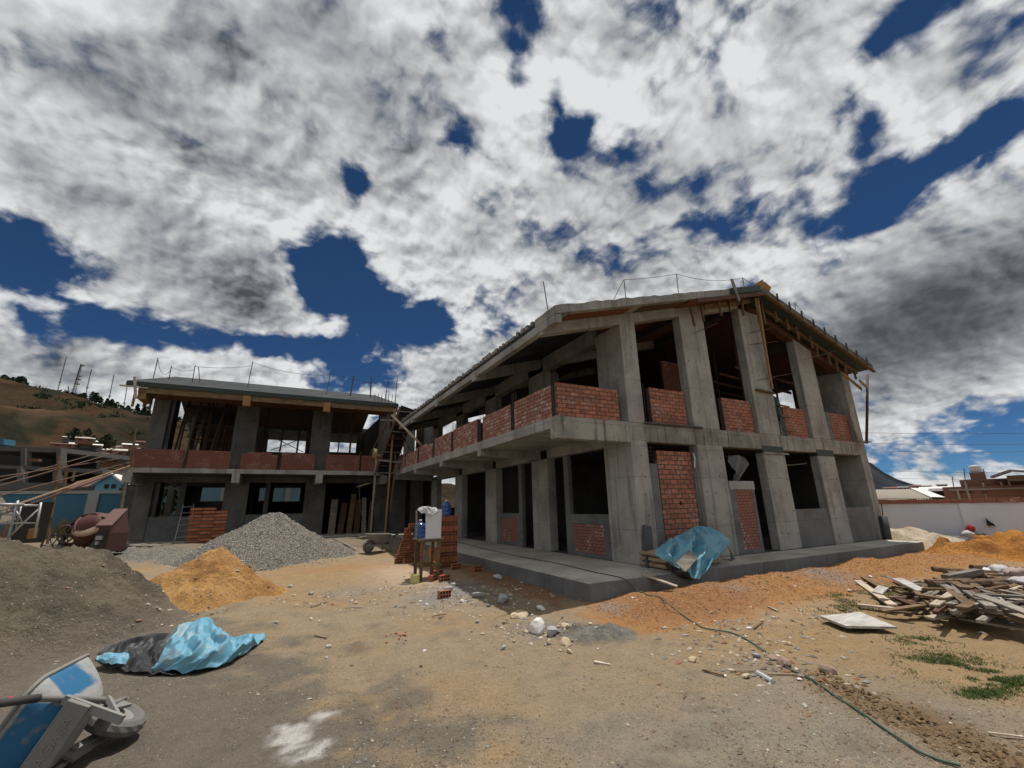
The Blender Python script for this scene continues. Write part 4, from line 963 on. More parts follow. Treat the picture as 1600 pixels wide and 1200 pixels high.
for k in range(int(LW/0.32)):
    wallbox(k*0.32, k*0.32+0.30, -0.20+rnd(-.02, .02), 0.05+rnd(-.02, .02), 1.092, 1.26+rnd(-.02, .02)).build('coping_brick', 'brick worn', WL)
wallbox(16.2, 16.5, -0.12, 0.045, -0.5, 1.085).build('pilaster', 'white wall', WL)
# black bag hung on the wall, bundle at its foot
def blobmesh(c, r, seed, n=2, sq=(1, 1, 1), rough=0.35, fr=1.6):
    bm = bmesh.new(); bmesh.ops.create_icosphere(bm, subdivisions=n, radius=1.0)
    mb = MB(); vs = []
    for v in bm.verts:
        k = 1+rough*noise.noise(v.co*fr+Vector((seed*3.1, seed*1.7, seed)))
        vs.append((c[0]+v.co.x*k*r*sq[0], c[1]+v.co.y*k*r*sq[1], c[2]+v.co.z*k*r*sq[2]))
    mb.add(vs, [tuple(v.index for v in f.verts) for f in bm.faces]); bm.free(); return mb
def on_wall(px, py, off=0.06):
    d = ray(px, py); a = w0+wn*off; t_ = (a-CAM).dot(wn)/d.dot(wn); return CAM+d*t_
q = [on_wall(*p) for p in ((1540, 809), (1542, 820), (1545, 822), (1550, 821), (1556, 823.5), (1552, 818), (1546, 815))]
mb = MB(); n = len(q); mb.add([v for v in q]+[v+wn*0.10 for v in q], [tuple(range(n)), tuple(reversed(range(n, 2*n)))]+[(i, n+i, n+(i+1) % n, (i+1) % n) for i in range(n)])
tag(mb.build('hanging_bag', 'black'), 'black bag hanging on the white boundary wall', 'bag')
bp = on_wall(1516, 842, 0.5); BN = thing('clothes_bundle', 'red, grey and black bundle of clothes lying at the foot of the white wall', 'bundle', (bp.x, bp.y, bp.z-0.2))
q = on_wall(1516, 826, 0.4); blobmesh(q, 0.14, 1, 2, (1, 1, 1.1)).build('red_cloth', 'red cloth', BN, smooth=True)
q = on_wall(1513, 836, 0.5); blobmesh(q, 0.19, 2, 2, (0.8, 1.2, 0.8)).build('grey_cloth', 'sack grey', BN, smooth=True)
q = on_wall(1527, 837, 0.45); blobmesh(q, 0.24, 3, 2, (0.8, 1.4, 0.6)).build('black_cloth', 'black', BN, smooth=True)
tag(blobmesh(on_wall(1482, 845, 1.0), 0.45, 5, 3, (1.2, 1.5, 0.45)).build('sheet_heap', 'tarp black', smooth=True), 'grey and black plastic sheet heaped against the white wall beside the pale sand', 'sheet')
tag(blobmesh(on_wall(1462, 849, 1.4), 0.24, 6, 2, (1.2, 1.2, 0.6)).build('red_sack', 'red cloth', smooth=True), 'small dull red sack between the walkway end and the white wall', 'sack')
# shed roof, brick house, far roofs behind the wall
SH = thing('shed', 'low shed with pale corrugated roof just behind the white wall', 'shed', (20, 6, -0.3))
a, b, c, d = at_d(27, 1370, 779), at_d(27, 1478, 779.5), at_d(36, 1440, 764.5), at_d(36, 1340, 766)
n = 26; mb = MB(); vs = []
for i in range(n*4+1):
    f = i/(n*4); off = Vector((0, 0, 0.05*math.sin(i*math.pi/2)))
    vs += [a.lerp(b, f)+off, d.lerp(c, f)+off]
mb.add(vs, [(2*i, 2*i+2, 2*i+3, 2*i+1) for i in range(n*4)]); mb.build('roof', 'roof sheet', SH)
MB().add([a-Vector((0, 0, .06)), b-Vector((0, 0, .06)), Vector((b.x, b.y, -0.4)), Vector((a.x, a.y, -0.4))], [(0, 1, 2, 3)]).build('wall', 'far grey', SH)
MB().add([b-Vector((0, 0, .06)), c-Vector((0, 0, .06)), Vector((c.x, c.y, -0.4)), Vector((b.x, b.y, -0.4))], [(0, 1, 2, 3)]).build('wall', 'far grey', SH)
e, f_ = at_d(36, 1422, 764), at_d(27, 1455, 779)
MB().add([f_+Vector((0, 0, .07)), b+Vector((0, 0, .07)), c+Vector((0, 0, .07)), e+Vector((0, 0, .07))], [(0, 1, 2, 3)]).build('white_sheet', 'roof white', SH)
BH = thing('brick_house', 'stepped brown brick house with a white water tank behind the boundary wall', 'house', tuple(at_d(48, 1560, 790)))
def facebox(parent, name, mat, dist, x0, y0, x1, y1, depth=5.0, thick=None):
    p, q = at_d(dist, x0, y1), at_d(dist, x1, y1); top = at_d(dist, x0, y0).z
    back = (Vector((p.x, p.y, 0))-Vector((CAM.x, CAM.y, 0))).normalized()*depth
    b_ = [(p.x, p.y, p.z), (q.x, q.y, p.z), (q.x+back.x, q.y+back.y, p.z), (p.x+back.x, p.y+back.y, p.z)]
    return MB().hexa(b_, [(k[0], k[1], top) for k in b_]).build(name, mat, parent)
facebox(BH, 'wall', 'far brick', 48, 1483, 761, 1700, 800, 8)
facebox(BH, 'wall', 'far brick', 48.5, 1503, 750, 1700, 765, 7)
facebox(BH, 'wall', 'far brick', 49, 1518, 738, 1543, 752, 3)
facebox(BH, 'shed_wall', 'roof sheet dark', 47, 1575, 743, 1700, 752, 4)
for x in (1520, 1548, 1577, 1590, 1504): facebox(BH, 'pillar', 'pillar grey', 47.9, x, 752 if x > 1510 else 765, x+3.5, 800, 0.3)
facebox(BH, 'beam', 'pillar grey', 47.92, 1483, 764.5, 1700, 767, 0.3)
for (x, y) in ((1500, 768), (1514, 768), (1535, 768), (1531, 751.5)): facebox(BH, 'window', 'far dark', 47.85, x, y, x+7, y+1.8, 0.2)
tb = at_d(49.5, 1525, 737); tk = MB(); r_ = 0.33
tk.lathe([(r_*0.95, 0), (r_, .1), (r_, .38), (r_*0.9, .46), (0.1, .50)], 16, tuple(tb)); tk.build('water_tank', 'tank white', BH, smooth=True)
p, q, s_ = at_d(46, 1548, 747), at_d(46, 1578, 737), at_d(46, 1700, 744)
p2, q2, s2_ = at_d(52, 1553, 747), at_d(52, 1582, 737), at_d(52, 1700, 744)
MB().add([p, q, q2, p2, s_, s2_]+[v+Vector((0, 0, .15)) for v in (p, q, q2, p2, s_, s2_)], [(0, 1, 2, 3), (1, 4, 5, 2), (6, 9, 8, 7), (7, 8, 11, 10), (0, 6, 7, 1), (1, 7, 10, 4)]).build('roof', 'roof sheet dark', BH)
for (px, py, h, ) in ((1488, 745, 16), (1506, 732, 18), (1536, 733, 6)): MB().tube([at_d(48, px, py), at_d(48, px+2, py+h)], 0.03, 5).build('antenna', 'rebar', BH)
def cottage(name, px, py, w, h, dist, wall, roof, label, cat='house', group=None, ridge_h=0.35, windows=2, depth=None, parent=None):
    c = at_d(dist, px, py); k = dist/FPX/max(0.3, math.cos(math.atan2(px-800, FPX)))
    k = (c-CAM).dot(FW)/FPX; W_, H_ = w*k, h*k; Dp = depth or W_*0.7
    f = Vector((c.x-CAM.x, c.y-CAM.y, 0)).normalized(); r = Vector((f.y, -f.x, 0))
    o = thing(name, label, cat, tuple(c), group)
    P_ = lambda a, b, z: c+r*a+f*b+Vector((0, 0, z))
    wl = MB().hexa([P_(-W_/2, 0, -H_*0.6), P_(W_/2, 0, -H_*0.6), P_(W_/2, Dp, -H_*0.6), P_(-W_/2, Dp, -H_*0.6)], [P_(-W_/2, 0, H_), P_(W_/2, 0, H_), P_(W_/2, Dp, H_), P_(-W_/2, Dp, H_)]); wl.build('wall', wall, o)
    ov = 0.08*W_; rz = H_*(1+ridge_h); tk_ = 0.05*H_
    rf = MB().add([P_(-W_/2-ov, -ov, H_*0.98), P_(W_/2+ov, -ov, H_*0.98), P_(W_/2+ov, Dp/2, rz), P_(-W_/2-ov, Dp/2, rz), P_(W_/2+ov, Dp+ov, H_*0.98), P_(-W_/2-ov, Dp+ov, H_*0.98)]
                  +[P_(-W_/2-ov, -ov, H_*0.98+tk_), P_(W_/2+ov, -ov, H_*0.98+tk_), P_(W_/2+ov, Dp/2, rz+tk_), P_(-W_/2-ov, Dp/2, rz+tk_), P_(W_/2+ov, Dp+ov, H_*0.98+tk_), P_(-W_/2-ov, Dp+ov, H_*0.98+tk_)],
                  [(0, 3, 2, 1), (3, 5, 4, 2), (6, 7, 8, 9), (9, 8, 10, 11), (0, 1, 7, 6), (1, 2, 8, 7), (3, 0, 6, 9), (2, 4, 10, 8), (5, 3, 9, 11)]); rf.build('roof', roof, o)
    for i in range(windows):
        a = -W_/2+W_*(i+0.5)/windows
        MB().hexa([P_(a-W_*0.07, -0.04, H_*0.35), P_(a+W_*0.07, -0.04, H_*0.35), P_(a+W_*0.07, 0.1, H_*0.35), P_(a-W_*0.07, 0.1, H_*0.35)], [P_(a-W_*0.07, -0.04, H_*0.75), P_(a+W_*0.07, -0.04, H_*0.75), P_(a+W_*0.07, 0.1, H_*0.75), P_(a-W_*0.07, 0.1, H_*0.75)]).build('window', 'far dark', o)
    return o
cottage('house', 1465, 772, 34, 6, 60, 'far brick', 'roof white', 'far house with a bright white roof left of the brick house', ridge_h=0.9)
cottage('house', 1490, 775, 46, 8, 56, 'far dark', 'roof sheet dark', 'dark low house between the shed roof and the brick house', ridge_h=0.5)
for i, (px, py, w, h, rf_) in enumerate(((1392, 768, 14, 5, 'roof rust'), (1412, 767, 12, 5, 'roof sheet dark'), (1431, 765, 13, 5, 'roof rust'), (1449, 764, 12, 5, 'roof sheet'), (1473, 763, 12, 5, 'roof sheet dark'))):
    cottage('house', px, py, w, h, 130+10*i, 'far brick', rf_, 'tiny far house in the row below the dark mountain', group='far houses below the mountain')
for k, (y0, y1, d_) in enumerate(((675.5, 673.5, 30), (692, 691, 30), (703.5, 703, 30), (734, 737.5, 36), (745, 748, 36))):
    a, b = at_d(d_*0.95, 1330, y0), at_d(d_*1.1, 1720, y1)
    tag(MB().tube(sag(a, b, 0.10, 12), 0.008, 4).build('power_line', 'steel dark'), 'thin power line, number %s from the top, crossing the sky above the white wall' % ('one', 'two', 'three', 'four', 'five')[k], 'cable')

# ------------------------------------------------------------------ left background: blue wall and house, grey frame, hillside houses, trees, masts
BWL = thing('blue_wall', 'blue boundary wall with pale pillars behind the concrete mixer', 'wall', (-18, 33, 0))
BX(-40, -15.9, 33.0, 33.2, -0.4, 2.75).build('wall_face', 'blue wall', BWL)
BX(-40, -15.9, 32.93, 33.25, 2.752, 2.95).build('coping', 'pillar grey', BWL)
for px in (140, -20):
    p = at_v(32.9, px, 800); BX(p.x-0.3, p.x+0.3, 32.90, 32.99, -0.4, 2.75).build('pillar', 'pillar grey', BWL)
BLK = thing('blue_building', 'long pale blue building seen through the rear openings of the smaller building', 'building', (-9, 34, 0))
BX(-16.5, -2.0, 34.0, 41.0, -0.3, 4.4).build('wall', 'pale blue', BLK)
for u in (-11.9, -7.3, -13.9): BX(u, u+0.35, 33.9, 34.0, -0.3, 4.4).build('pillar', 'white board', BLK)
BX(-17, -1.5, 33.6, 41.4, 4.4, 4.6).build('roof', 'roof sheet', BLK)
BHS = thing('blue_house', 'light blue house gable with two small windows and rusty roof behind the blue wall', 'house', tuple(at_v(36, 172, 800)))
l, r, apx = at_v(36, 150, 755), at_v(36, 192, 755), at_v(36, 175, 742)
base = -0.3
MB().add([(l.x, 36, base), (r.x, 36, base), (r.x, 36, r.z), (apx.x, 36, apx.z), (l.x, 36, l.z), (l.x, 44, base), (r.x, 44, base), (r.x, 44, r.z), (apx.x, 44, apx.z), (l.x, 44, l.z)], [(0, 1, 2, 3, 4), (9, 8, 7, 6, 5), (0, 5, 6, 1), (1, 6, 7, 2), (4, 9, 5, 0)]).build('wall', 'blue paint', BHS)
for (A_, B_) in ((l, apx), (apx, r)):
    dx = (B_-A_).normalized()*0.35; A2, B2_ = (A_-dx if A_ is l else A_), (B_+dx if B_ is r else B_)
    MB().hexa([(A2.x, 35.7, A2.z), (B2_.x, 35.7, B2_.z), (B2_.x, 44.2, B2_.z), (A2.x, 44.2, A2.z)], [(A2.x, 35.7, A2.z+.14), (B2_.x, 35.7, B2_.z+.14), (B2_.x, 44.2, B2_.z+.14), (A2.x, 44.2, A2.z+.14)]).build('roof', 'roof white', BHS)
for x in (166, 177):
    a, b = at_v(35.95, x-4, 763), at_v(35.95, x+4.5, 756.5); BX(a.x, b.x, 35.93, 36.05, a.z, b.z).build('window', 'far dark', BHS)
a, b, c, d = at_v(36.5, 100, 764), at_v(36.5, 152, 758), at_v(41, 172, 742), at_v(41, 120, 752)
MB().add([a, b, c, d]+[v-Vector((0, 0, .1)) for v in (a, b, c, d)], [(0, 1, 2, 3), (7, 6, 5, 4), (0, 4, 5, 1), (1, 5, 6, 2)]).build('side_roof', 'roof rust', BHS)
FR = thing('frame_building', 'far grey unfinished concrete frame building below the hillside', 'building', tuple(at_d(62, 60, 790)))
def slabpx(name, mat, y0, y1, x0, x1, d0, dep, y0b=None):
    p, q = at_d(d0, x0, y1), at_d(d0, x1, (y0b+(y1-y0)) if y0b else y1); pt, qt = at_d(d0, x0, y0), at_d(d0, x1, y0b or y0)
    bk = FW.copy(); bk.z = 0; bk = bk.normalized()*dep
    MB().hexa([p, q, q+bk, p+bk], [pt, qt, qt+bk, pt+bk]).build(name, mat, FR)
slabpx('floor_slab', 'far grey', 695, 702, -80, 98, 62, 9, 700)
slabpx('floor_slab', 'far grey', 723, 728, -80, 100, 62, 9, 731)
slabpx('floor_slab', 'far grey', 752, 764, -80, 96, 61.5, 9, 755)
slabpx('floor_slab', 'far grey', 731, 737, 98, 160, 61, 8, 733)
for x in (-30, 32, 88):
    slabpx('column', 'far grey', 700, 728, x, x+7, 61.8, 0.6); slabpx('column', 'far grey', 728, 756, x-6, x+1, 61.7, 0.6)
slabpx('back_wall', 'far dark', 700, 800, -80, 150, 68, 0.5)
slabpx('red_panel', 'roof rust', 717, 721, 44, 60, 61.6, 0.3)
slabpx('tank', 'blue wall', 686, 695, -10, 6, 63.5, 1)
for i, (px, py, w, h, wl, rf_, lab) in enumerate(((98, 699, 26, 5, 'far brick', 'roof rust', 'rusty roofed hillside house nearest the road bend'), (132, 690, 20, 5, 'far brick', 'roof sheet', 'small hillside house with a pale roof highest on the slope'),
        (133, 702, 34, 7, 'far grey', 'roof white', 'hillside house with a long bright white roof'), (132, 712, 22, 6, 'far brick', 'roof white', 'hillside house with a short white roof below the long one'),
        (110, 712, 20, 6, 'olive sheet', 'olive sheet', 'hillside house with an olive yellow roof'), (106, 722, 16, 7, 'far brick', 'mixer pink', 'small hillside house with a pinkish roof'),
        (150, 718, 24, 8, 'far brick', 'roof rust', 'brown brick hillside house right of the white roofs'), (178, 712, 26, 8, 'far brick', 'roof sheet', 'tan roofed hillside house beside the parapet corner'),
        (172, 724, 22, 7, 'far brick', 'roof sheet dark', 'dark roofed hillside house close to the parapet corner'), (196, 722, 16, 6, 'far grey', 'roof white', 'small grey hillside house touching the parapet edge'), (125, 728, 26, 7, 'far brick', 'roof sheet dark', 'dark hillside house lowest above the frame building'))):
    cottage('hillside_house', px, py, w, h, 105+3*i, wl, rf_, lab, ridge_h=0.45)
for i in range(22):
    px, py = rnd(98, 225), 0; py = rnd(690, 728)+(0 if px > 150 else -4)
    cottage('hillside_house', px, py, rnd(9, 19), rnd(3.5, 6.5), rnd(125, 165), random.choice(('far brick', 'far grey', 'far brick', 'concrete grey')), random.choice(('roof rust', 'roof sheet dark', 'roof sheet', 'roof rust', 'roof white')), 'tiny house crowded among the others on the lower hillside', group='crowded hillside houses', ridge_h=rnd(.3, .5), windows=1)
tag(MB().hexa([at_d(430, 139, 641), at_d(430, 175, 648), at_d(432, 175, 648), at_d(432, 139, 641)], [at_d(430, 139, 639.5), at_d(430, 175, 645.5), at_d(432, 175, 645.5), at_d(432, 139, 639.5)]).build('white_wall', 'roof white'), 'long low white wall high on the hillside', 'wall')
a, b, c, d = at_d(19, -40, 818), at_d(19, 18, 772), at_d(17, 30, 792), at_d(15, -60, 835)
CR = thing('corrugated_roof', 'pale corrugated sheet roof at the left edge below the bamboo poles', 'roof', tuple(at_d(19, -10, 850)))
a, b, c, d = at_d(24, -60, 790), at_d(24, 4, 777), at_d(20, 27, 812), at_d(20, -60, 833)
n = 60; vs = []
for i in range(n+1):
    f = i/n; o_ = Vector((0, 0, 0.05*math.sin(i*math.pi/2))); vs += [d.lerp(c, f)+o_, a.lerp(b, f)+o_]
MB().add(vs, [(2*i, 2*i+2, 2*i+3, 2*i+1) for i in range(n)]).build('sheet', 'roof sheet', CR)
for f in (0.15, 0.8):
    p = d.lerp(c, f); MB().tube([p-Vector((0, 0, .08)), Vector((p.x, p.y, -0.1))], 0.06, 6).build('post', 'timber', CR)

def crown_mesh(name, n, h, w, leaf, shape):
    vs, fs = [], []
    for i in range(n):
        t_ = random.random(); zz = h*(0.22+0.78*t_)
        rr = w*(shape(t_))*math.sqrt(random.random()); a = rnd(0, 2*math.pi)
        c = Vector((rr*math.cos(a), rr*math.sin(a), zz+rnd(-.05, .05)*h))
        q = Matrix.Rotation(rnd(0, 6.28), 3, Vector((rnd(-1, 1), rnd(-1, 1), rnd(-1, 1))).normalized())
        k = len(vs); s_ = leaf*rnd(0.6, 1.4)
        vs += [c+q @ Vector(v)*s_ for v in ((-1, -.6, 0), (1, -.5, 0.2), (.8, .7, 0), (-.7, .6, -.2))]; fs.append((k, k+1, k+2, k+3))
    me = bpy.data.meshes.new(name); me.from_pydata([tuple(v) for v in vs], [], fs); return me
def make_tree(label, group, leafmat, h, w, n, leaf, shape, cat='tree', nm='tree'):
    o = thing(nm, label, cat, (0, 0, 0), group)
    me = crown_mesh('crown', n, h, w, leaf, shape); me.materials.append(MATS[leafmat]); c = bpy.data.objects.new('crown', me); COL.objects.link(c); c.parent = o
    tr = MB().tube([(0, 0, -0.05*h), (0.02*h, 0, 0.35*h), (0, 0.01*h, 0.8*h)], [0.028*h, 0.02*h, 0.008*h], 6)
    for k in range(4):
        a = k*1.7; tr.tube([(0, 0, h*(0.3+k*0.1)), (w*0.6*math.cos(a), w*0.6*math.sin(a), h*(0.45+k*0.1))], [0.012*h, 0.004*h], 4)
    tr.build('trunk', 'log', o, local=True)
    return o
pine = [make_tree('dark pine on the skyline of the hill', 'pines along the hill skyline', 'leaf dark', 10, 2.6, 260, 0.55, lambda t_: 1-0.8*t_, nm='pine_tree'),
        make_tree('dark pine on the skyline of the hill', 'pines along the hill skyline', 'leaf dark', 9, 3.6, 300, 0.6, lambda t_: math.sin(math.pi*(0.15+0.8*t_)), nm='pine_tree'),
        make_tree('dark pine on the skyline of the hill', 'pines along the hill skyline', 'leaf dark', 12, 2.4, 240, 0.5, lambda t_: 0.4+0.6*math.sin(math.pi*t_), nm='pine_tree')]
used = set(); spots = [(rnd(2, 36), 1.1) for _ in range(16)]+[(rnd(36, 125), 0.55) for _ in range(34)]+[(rnd(124, 205), 1.05) for _ in range(40)]+[(rnd(205, 300), 1.5) for _ in range(26)]
for (px, sc) in spots:
    k = random.randrange(3); p = hill_pt(px, 1.0-rnd(0, 0.012)); s_ = 0.62*sc*rnd(0.6, 1.25)
    o = pine[k] if k not in used else copy_tree(pine[k])
    used.add(k); o.location = p+Vector((0, 0, -0.4)); o.rotation_euler = (0, 0, rnd(0, 6.28)); o.scale = (s_*1.1, s_*1.1, s_)
for (px, py, sz, lab) in ((113, 682, 22, 'round dark tree left of the hillside houses'), (135, 678, 14, 'small dark tree above the hillside roofs'), (144, 688, 12, 'smallest round tree among the hillside roofs'), (164, 694, 26, 'largest round dark tree on the slope right of the white roofs'), (122, 716, 15, 'dark columnar tree between the hillside houses')):
    d_ = 118; c = at_d(d_, px, py+sz*0.42); hh = sz*(c-CAM).dot(FW)/FPX
    o = make_tree(lab, None, 'leaf dark', hh, hh*0.42, 420, hh*0.055, lambda t_: math.sin(math.pi*(0.12+0.85*t_))); o.location = c
o = make_tree('leafy green tree glimpsed through the ground-floor opening of the smaller building', None, 'leaf green', 5.0, 1.6, 900, 0.16, lambda t_: math.sin(math.pi*(0.1+0.85*t_))); o.location = (-15.3, 31.6, -0.2)
o = make_tree('tree with drooping foliage above the blue wall next to the building corner', None, 'leaf green', 4.2, 1.3, 600, 0.14, lambda t_: math.sin(math.pi*(0.1+0.85*t_))); o.location = (-17.3, 34.5, -0.2)
def mast(px, py, px2, py2, lattice, lab):
    a, b = at_d(540, px, py), at_d(540, px2, py2); o = thing('radio_mast', lab, 'mast', tuple(b))
    if lattice:
        w = 1.3
        for k in range(3):
            off = Vector((w*math.cos(k*2.1), w*math.sin(k*2.1), 0)); MB().tube([b+off, a+off*0.4], 0.28, 4).build('leg', 'steel dark', o)
        for k in range(14):
            f = k/14; p = b.lerp(a, f); r_ = w*(1-0.6*f); MB().tube([p+Vector((-r_, 0, 0)), b.lerp(a, f+0.07)+Vector((r_, 0, 0))], 0.18, 4).build('brace', 'steel dark', o)
        for f in (0.97, 0.62, 0.5, 0.35): p = b.lerp(a, f); MB().lathe([(1.2, -0.8), (1.5, 0), (1.2, 0.8)], 8, (p.x+1.4, p.y, p.z)).build('dish', 'steel grey', o)
    else:
        MB().tube([b, a], 0.34, 5).build('pole', 'steel dark', o)
        p = b.lerp(a, 0.25); MB().lathe([(1.0, -0.5), (1.0, 0.5)], 8, tuple(p)).build('dish', 'steel grey', o)
for args in ((104, 557, 90, 611, False, 'thin radio mast left of the lattice tower on the hill'), (127, 569, 114, 616, True, 'lattice radio tower with dishes on the hill crest'), (143, 577, 134, 616, False, 'thin radio mast right of the lattice tower'),
             (178, 586, 169, 630, False, 'thin radio mast above the pines nearest the roof corner'), (107, 603, 106, 615, False, 'shortest radio mast beside the lattice tower'), (199, 600, 193, 640, False, 'faint radio mast next to the roof corner')):
    mast(*args)
# bamboo and pole ramp at the left edge
RP = thing('pole_ramp', 'long bamboo poles sloping up from the left edge to the balcony corner', 'scaffold', tuple(at_z(0.0, 60, 845)))
for (px, py, qx, qy, d0, d1, r, mt_) in ((-60, 818, 205, 727, 16, 24, .03, 'bamboo'), (-60, 826, 205, 731, 16, 24, .028, 'rust red'), (-60, 776, 190, 705, 17, 24, .02, 'rebar'), (-60, 768, 190, 698, 17, 24, .018, 'rebar'), (-60, 754, 190, 716, 18, 24, .018, 'rebar'), (-60, 790, 205, 722, 17, 24, .02, 'rebar'),
        (94, 712, 74, 850, 20, 20, .04, 'timber'), (105, 727, 99, 770, 21, 21, .05, 'timber'), (212, 668, 205, 730, 23.5, 23.5, .05, 'timber'), (196, 755, 188, 800, 23, 23, .06, 'timber grey'), (117, 735, 113, 752, 22, 22, .04, 'timber')):
    MB().tube([at_d(d0, px, py), at_d(d1, qx, qy)], r, 6).build('pole', mt_, RP)
# weeds at the foot of the blue wall
wd_ = MB()
for i in range(900):
    px = rnd(60, 200); p = at_v(rnd(29, 32.5), px, 840); p.z = 0.0; h = rnd(0.2, 0.9)*(1.5 if 85 < px < 115 or 180 < px else 0.8)
    a = rnd(0, 6.28); d_ = Vector((math.cos(a), math.sin(a), 0))*0.03*2; q = p+Vector((rnd(-.2, .2), rnd(-.2, .2), h))
    wd_.add([p-d_, p+d_, q], [(0, 1, 2)])
stuff(wd_.build('weeds', 'weed'))

# ------------------------------------------------------------------ heaps of material
def seg_dist(x, y, pts):
    best = 1e9; bi = 0.0
    for i in range(len(pts)-1):
        ax, ay = pts[i][:2]; bx, by = pts[i+1][:2]; dx, dy = bx-ax, by-ay
        f = max(0, min(1, ((x-ax)*dx+(y-ay)*dy)/max(1e-9, dx*dx+dy*dy)))
        d = math.hypot(x-ax-f*dx, y-ay-f*dy)
        if d < best: best, bi = d, i+f
    return best, bi
HEAPS = []
def heap(name, label, spine, R, H, colf, mat, step=0.06, rnd_top=0.25, lump=0.05, lump_s=1.6, fine=0.012, sx=1.0):
    """spine = [(x, y, height factor)]"""
    xs = [p[0] for p in spine]; ys = [p[1] for p in spine]
    mg = R*1.22*math.sqrt(1+2*rnd_top); x0, x1, y0, y1 = min(xs)-mg, max(xs)+mg, min(ys)-mg, max(ys)+mg
    nx_, ny_ = int((x1-x0)/step)+1, int((y1-y0)/step)+1
    def hf(x, y):
        d, i = seg_dist(x, y, spine) if len(spine) > 1 else (math.hypot(x-spine[0][0], y-spine[0][1]), 0)
        k = int(i); f = i-k; hk = spine[k][2]*(1-f)+spine[min(k+1, len(spine)-1)][2]*f
        rr = R*hk*(1+0.14*nz(x*0.9, y*0.9, 5.0)); t_ = (math.sqrt(d*d+(rnd_top*R)**2)-rnd_top*R)/(rr-0.0)
        h = H*hk*(1-t_)
        if h < 0: return h*0.5
        a = min(1, h/(0.25*H))
        return h + a*(lump*fb(x, y, lump_s, 4) + fine*fb(x+5, y, 9.0, 3))
    vs, cols, idx, fs = [], [], {}, []
    for i in range(nx_):
        for j in range(ny_):
            x, y = x0+i*step, y0+j*step; h = hf(x, y)
            if h > -0.12:
                idx[(i, j)] = len(vs); vs.append((x, y, gz(x, y)+h)); cols.append(colf(x, y, h))
    for i in range(nx_-1):
        for j in range(ny_-1):
            q = [(i, j), (i+1, j), (i+1, j+1), (i, j+1)]
            if all(k in idx for k in q): fs.append(tuple(idx[k] for k in q))
    o = attr_mesh(name, vs, fs, cols, mat); HEAPS.append((hf, x0, x1, y0, y1))
    return tag(o, label, 'heap')
def top_z(x, y):
    z = gz(x, y); b = z
    for (hf, x0, x1, y0, y1) in HEAPS:
        if x0 < x < x1 and y0 < y < y1: b = max(b, z+hf(x, y))
    return b
sandc = lambda x, y, h: lerp3(lerp3((0.145, 0.125, 0.090), (0.105, 0.089, 0.067), 0.5+1.3*fb(x, y, 1.6)), (0.155, 0.13, 0.105), 0.8*(1-sstep(0.0, 0.45, h)))
heap('sand_heap', 'large grey-brown sand heap at the left in front of the concrete mixer', [(-10.95, 2.1, 0.84), (-11.5, 1.85, 1.0), (-12.6, 1.5, 1.02), (-14.5, 1.6, 1.0)], 2.25, 1.50, sandc, 'pile soil', 0.04, 0.22, 0.20, 1.5, 0.06)
heap('sand_spill', 'low trampled grey sand spread in front of the large sand heap', [(-10.8, 0.4, 0.8), (-11.2, -0.7, 1.0), (-11.9, -1.8, 1.0)], 1.0, 0.20, sandc, 'pile soil', 0.05, 0.5, 0.09, 2.2, 0.03)
orc = lambda x, y, h: lerp3((0.43, 0.245, 0.095), (0.31, 0.16, 0.06), 0.4+1.5*fb(x, y, 2.6))
heap('soil_heap', 'pointed orange soil heap between the sand heap and the gravel heap', [(-8.52, 3.65, 1.0), (-8.3, 3.4, 0.95), (-7.5, 3.3, 0.22)], 1.38, 0.86, orc, 'pile soil', 0.035, 0.10, 0.11, 2.4, 0.045)
grc = lambda x, y, h: (0.2, 0.2, 0.2)
heap('gravel_heap', 'broad grey gravel heap in front of the smaller building', [(-7.65, 9.75, 0.98), (-7.4, 9.7, 1.0), (-5.9, 9.6, 0.35)], 2.3, 1.42, grc, 'gravel', 0.07, 0.14, 0.05, 1.2, 0.02)
heap('gravel_spread', 'flat grey gravel spread left of the gravel heap', [(-9.6, 10.4, 0.9), (-11.0, 11.6, 1.0), (-12.0, 13.0, 0.8)], 1.0, 0.07, grc, 'gravel', 0.09, 0.5, 0.05, 1.6, 0.02)
heap('soil_heap', 'wide orange clay heap at the right edge before the white wall', [(10.6, -1.9, 0.25), (11.6, -2.6, 0.62), (12.6, -3.4, 0.95), (14.5, -4.8, 1.15), (17, -7, 1.1)], 2.0, 0.78, lambda x, y, h: lerp3((0.44, 0.20, 0.050), (0.28, 0.115, 0.035), 0.45+1.8*fb(x, y, 1.7)), 'pile soil', 0.06, 0.3, 0.26, 1.9, 0.06)
heap('mortar_heap', 'small flat dark grey mortar heap beside the broken rocks', [(-3.45, -2.4, 1.0), (-3.15, -2.55, 0.9)], 0.34, 0.085, lambda x, y, h: lerp3(lerp3((0.19, 0.175, 0.155), (0.13, 0.12, 0.108), 0.5+1.4*fb(x, y, 5)), soil_col(x, y), 1-sstep(-0.005, 0.03, h)), 'pile soil', 0.02, 0.5, 0.03, 6.0, 0.02)
heap('rubble_heap', 'pale sand and rubble heap beyond the far end of the walkway', [(12.4, 0.4, 1.0), (13.4, -0.1, 0.9), (14.2, -0.5, 0.5)], 1.3, 0.62, lambda x, y, h: lerp3((0.50, 0.42, 0.32), (0.36, 0.29, 0.21), 0.4+1.5*fb(x, y, 2)), 'pile soil', 0.08, 0.2, 0.14, 1.8, 0.03)

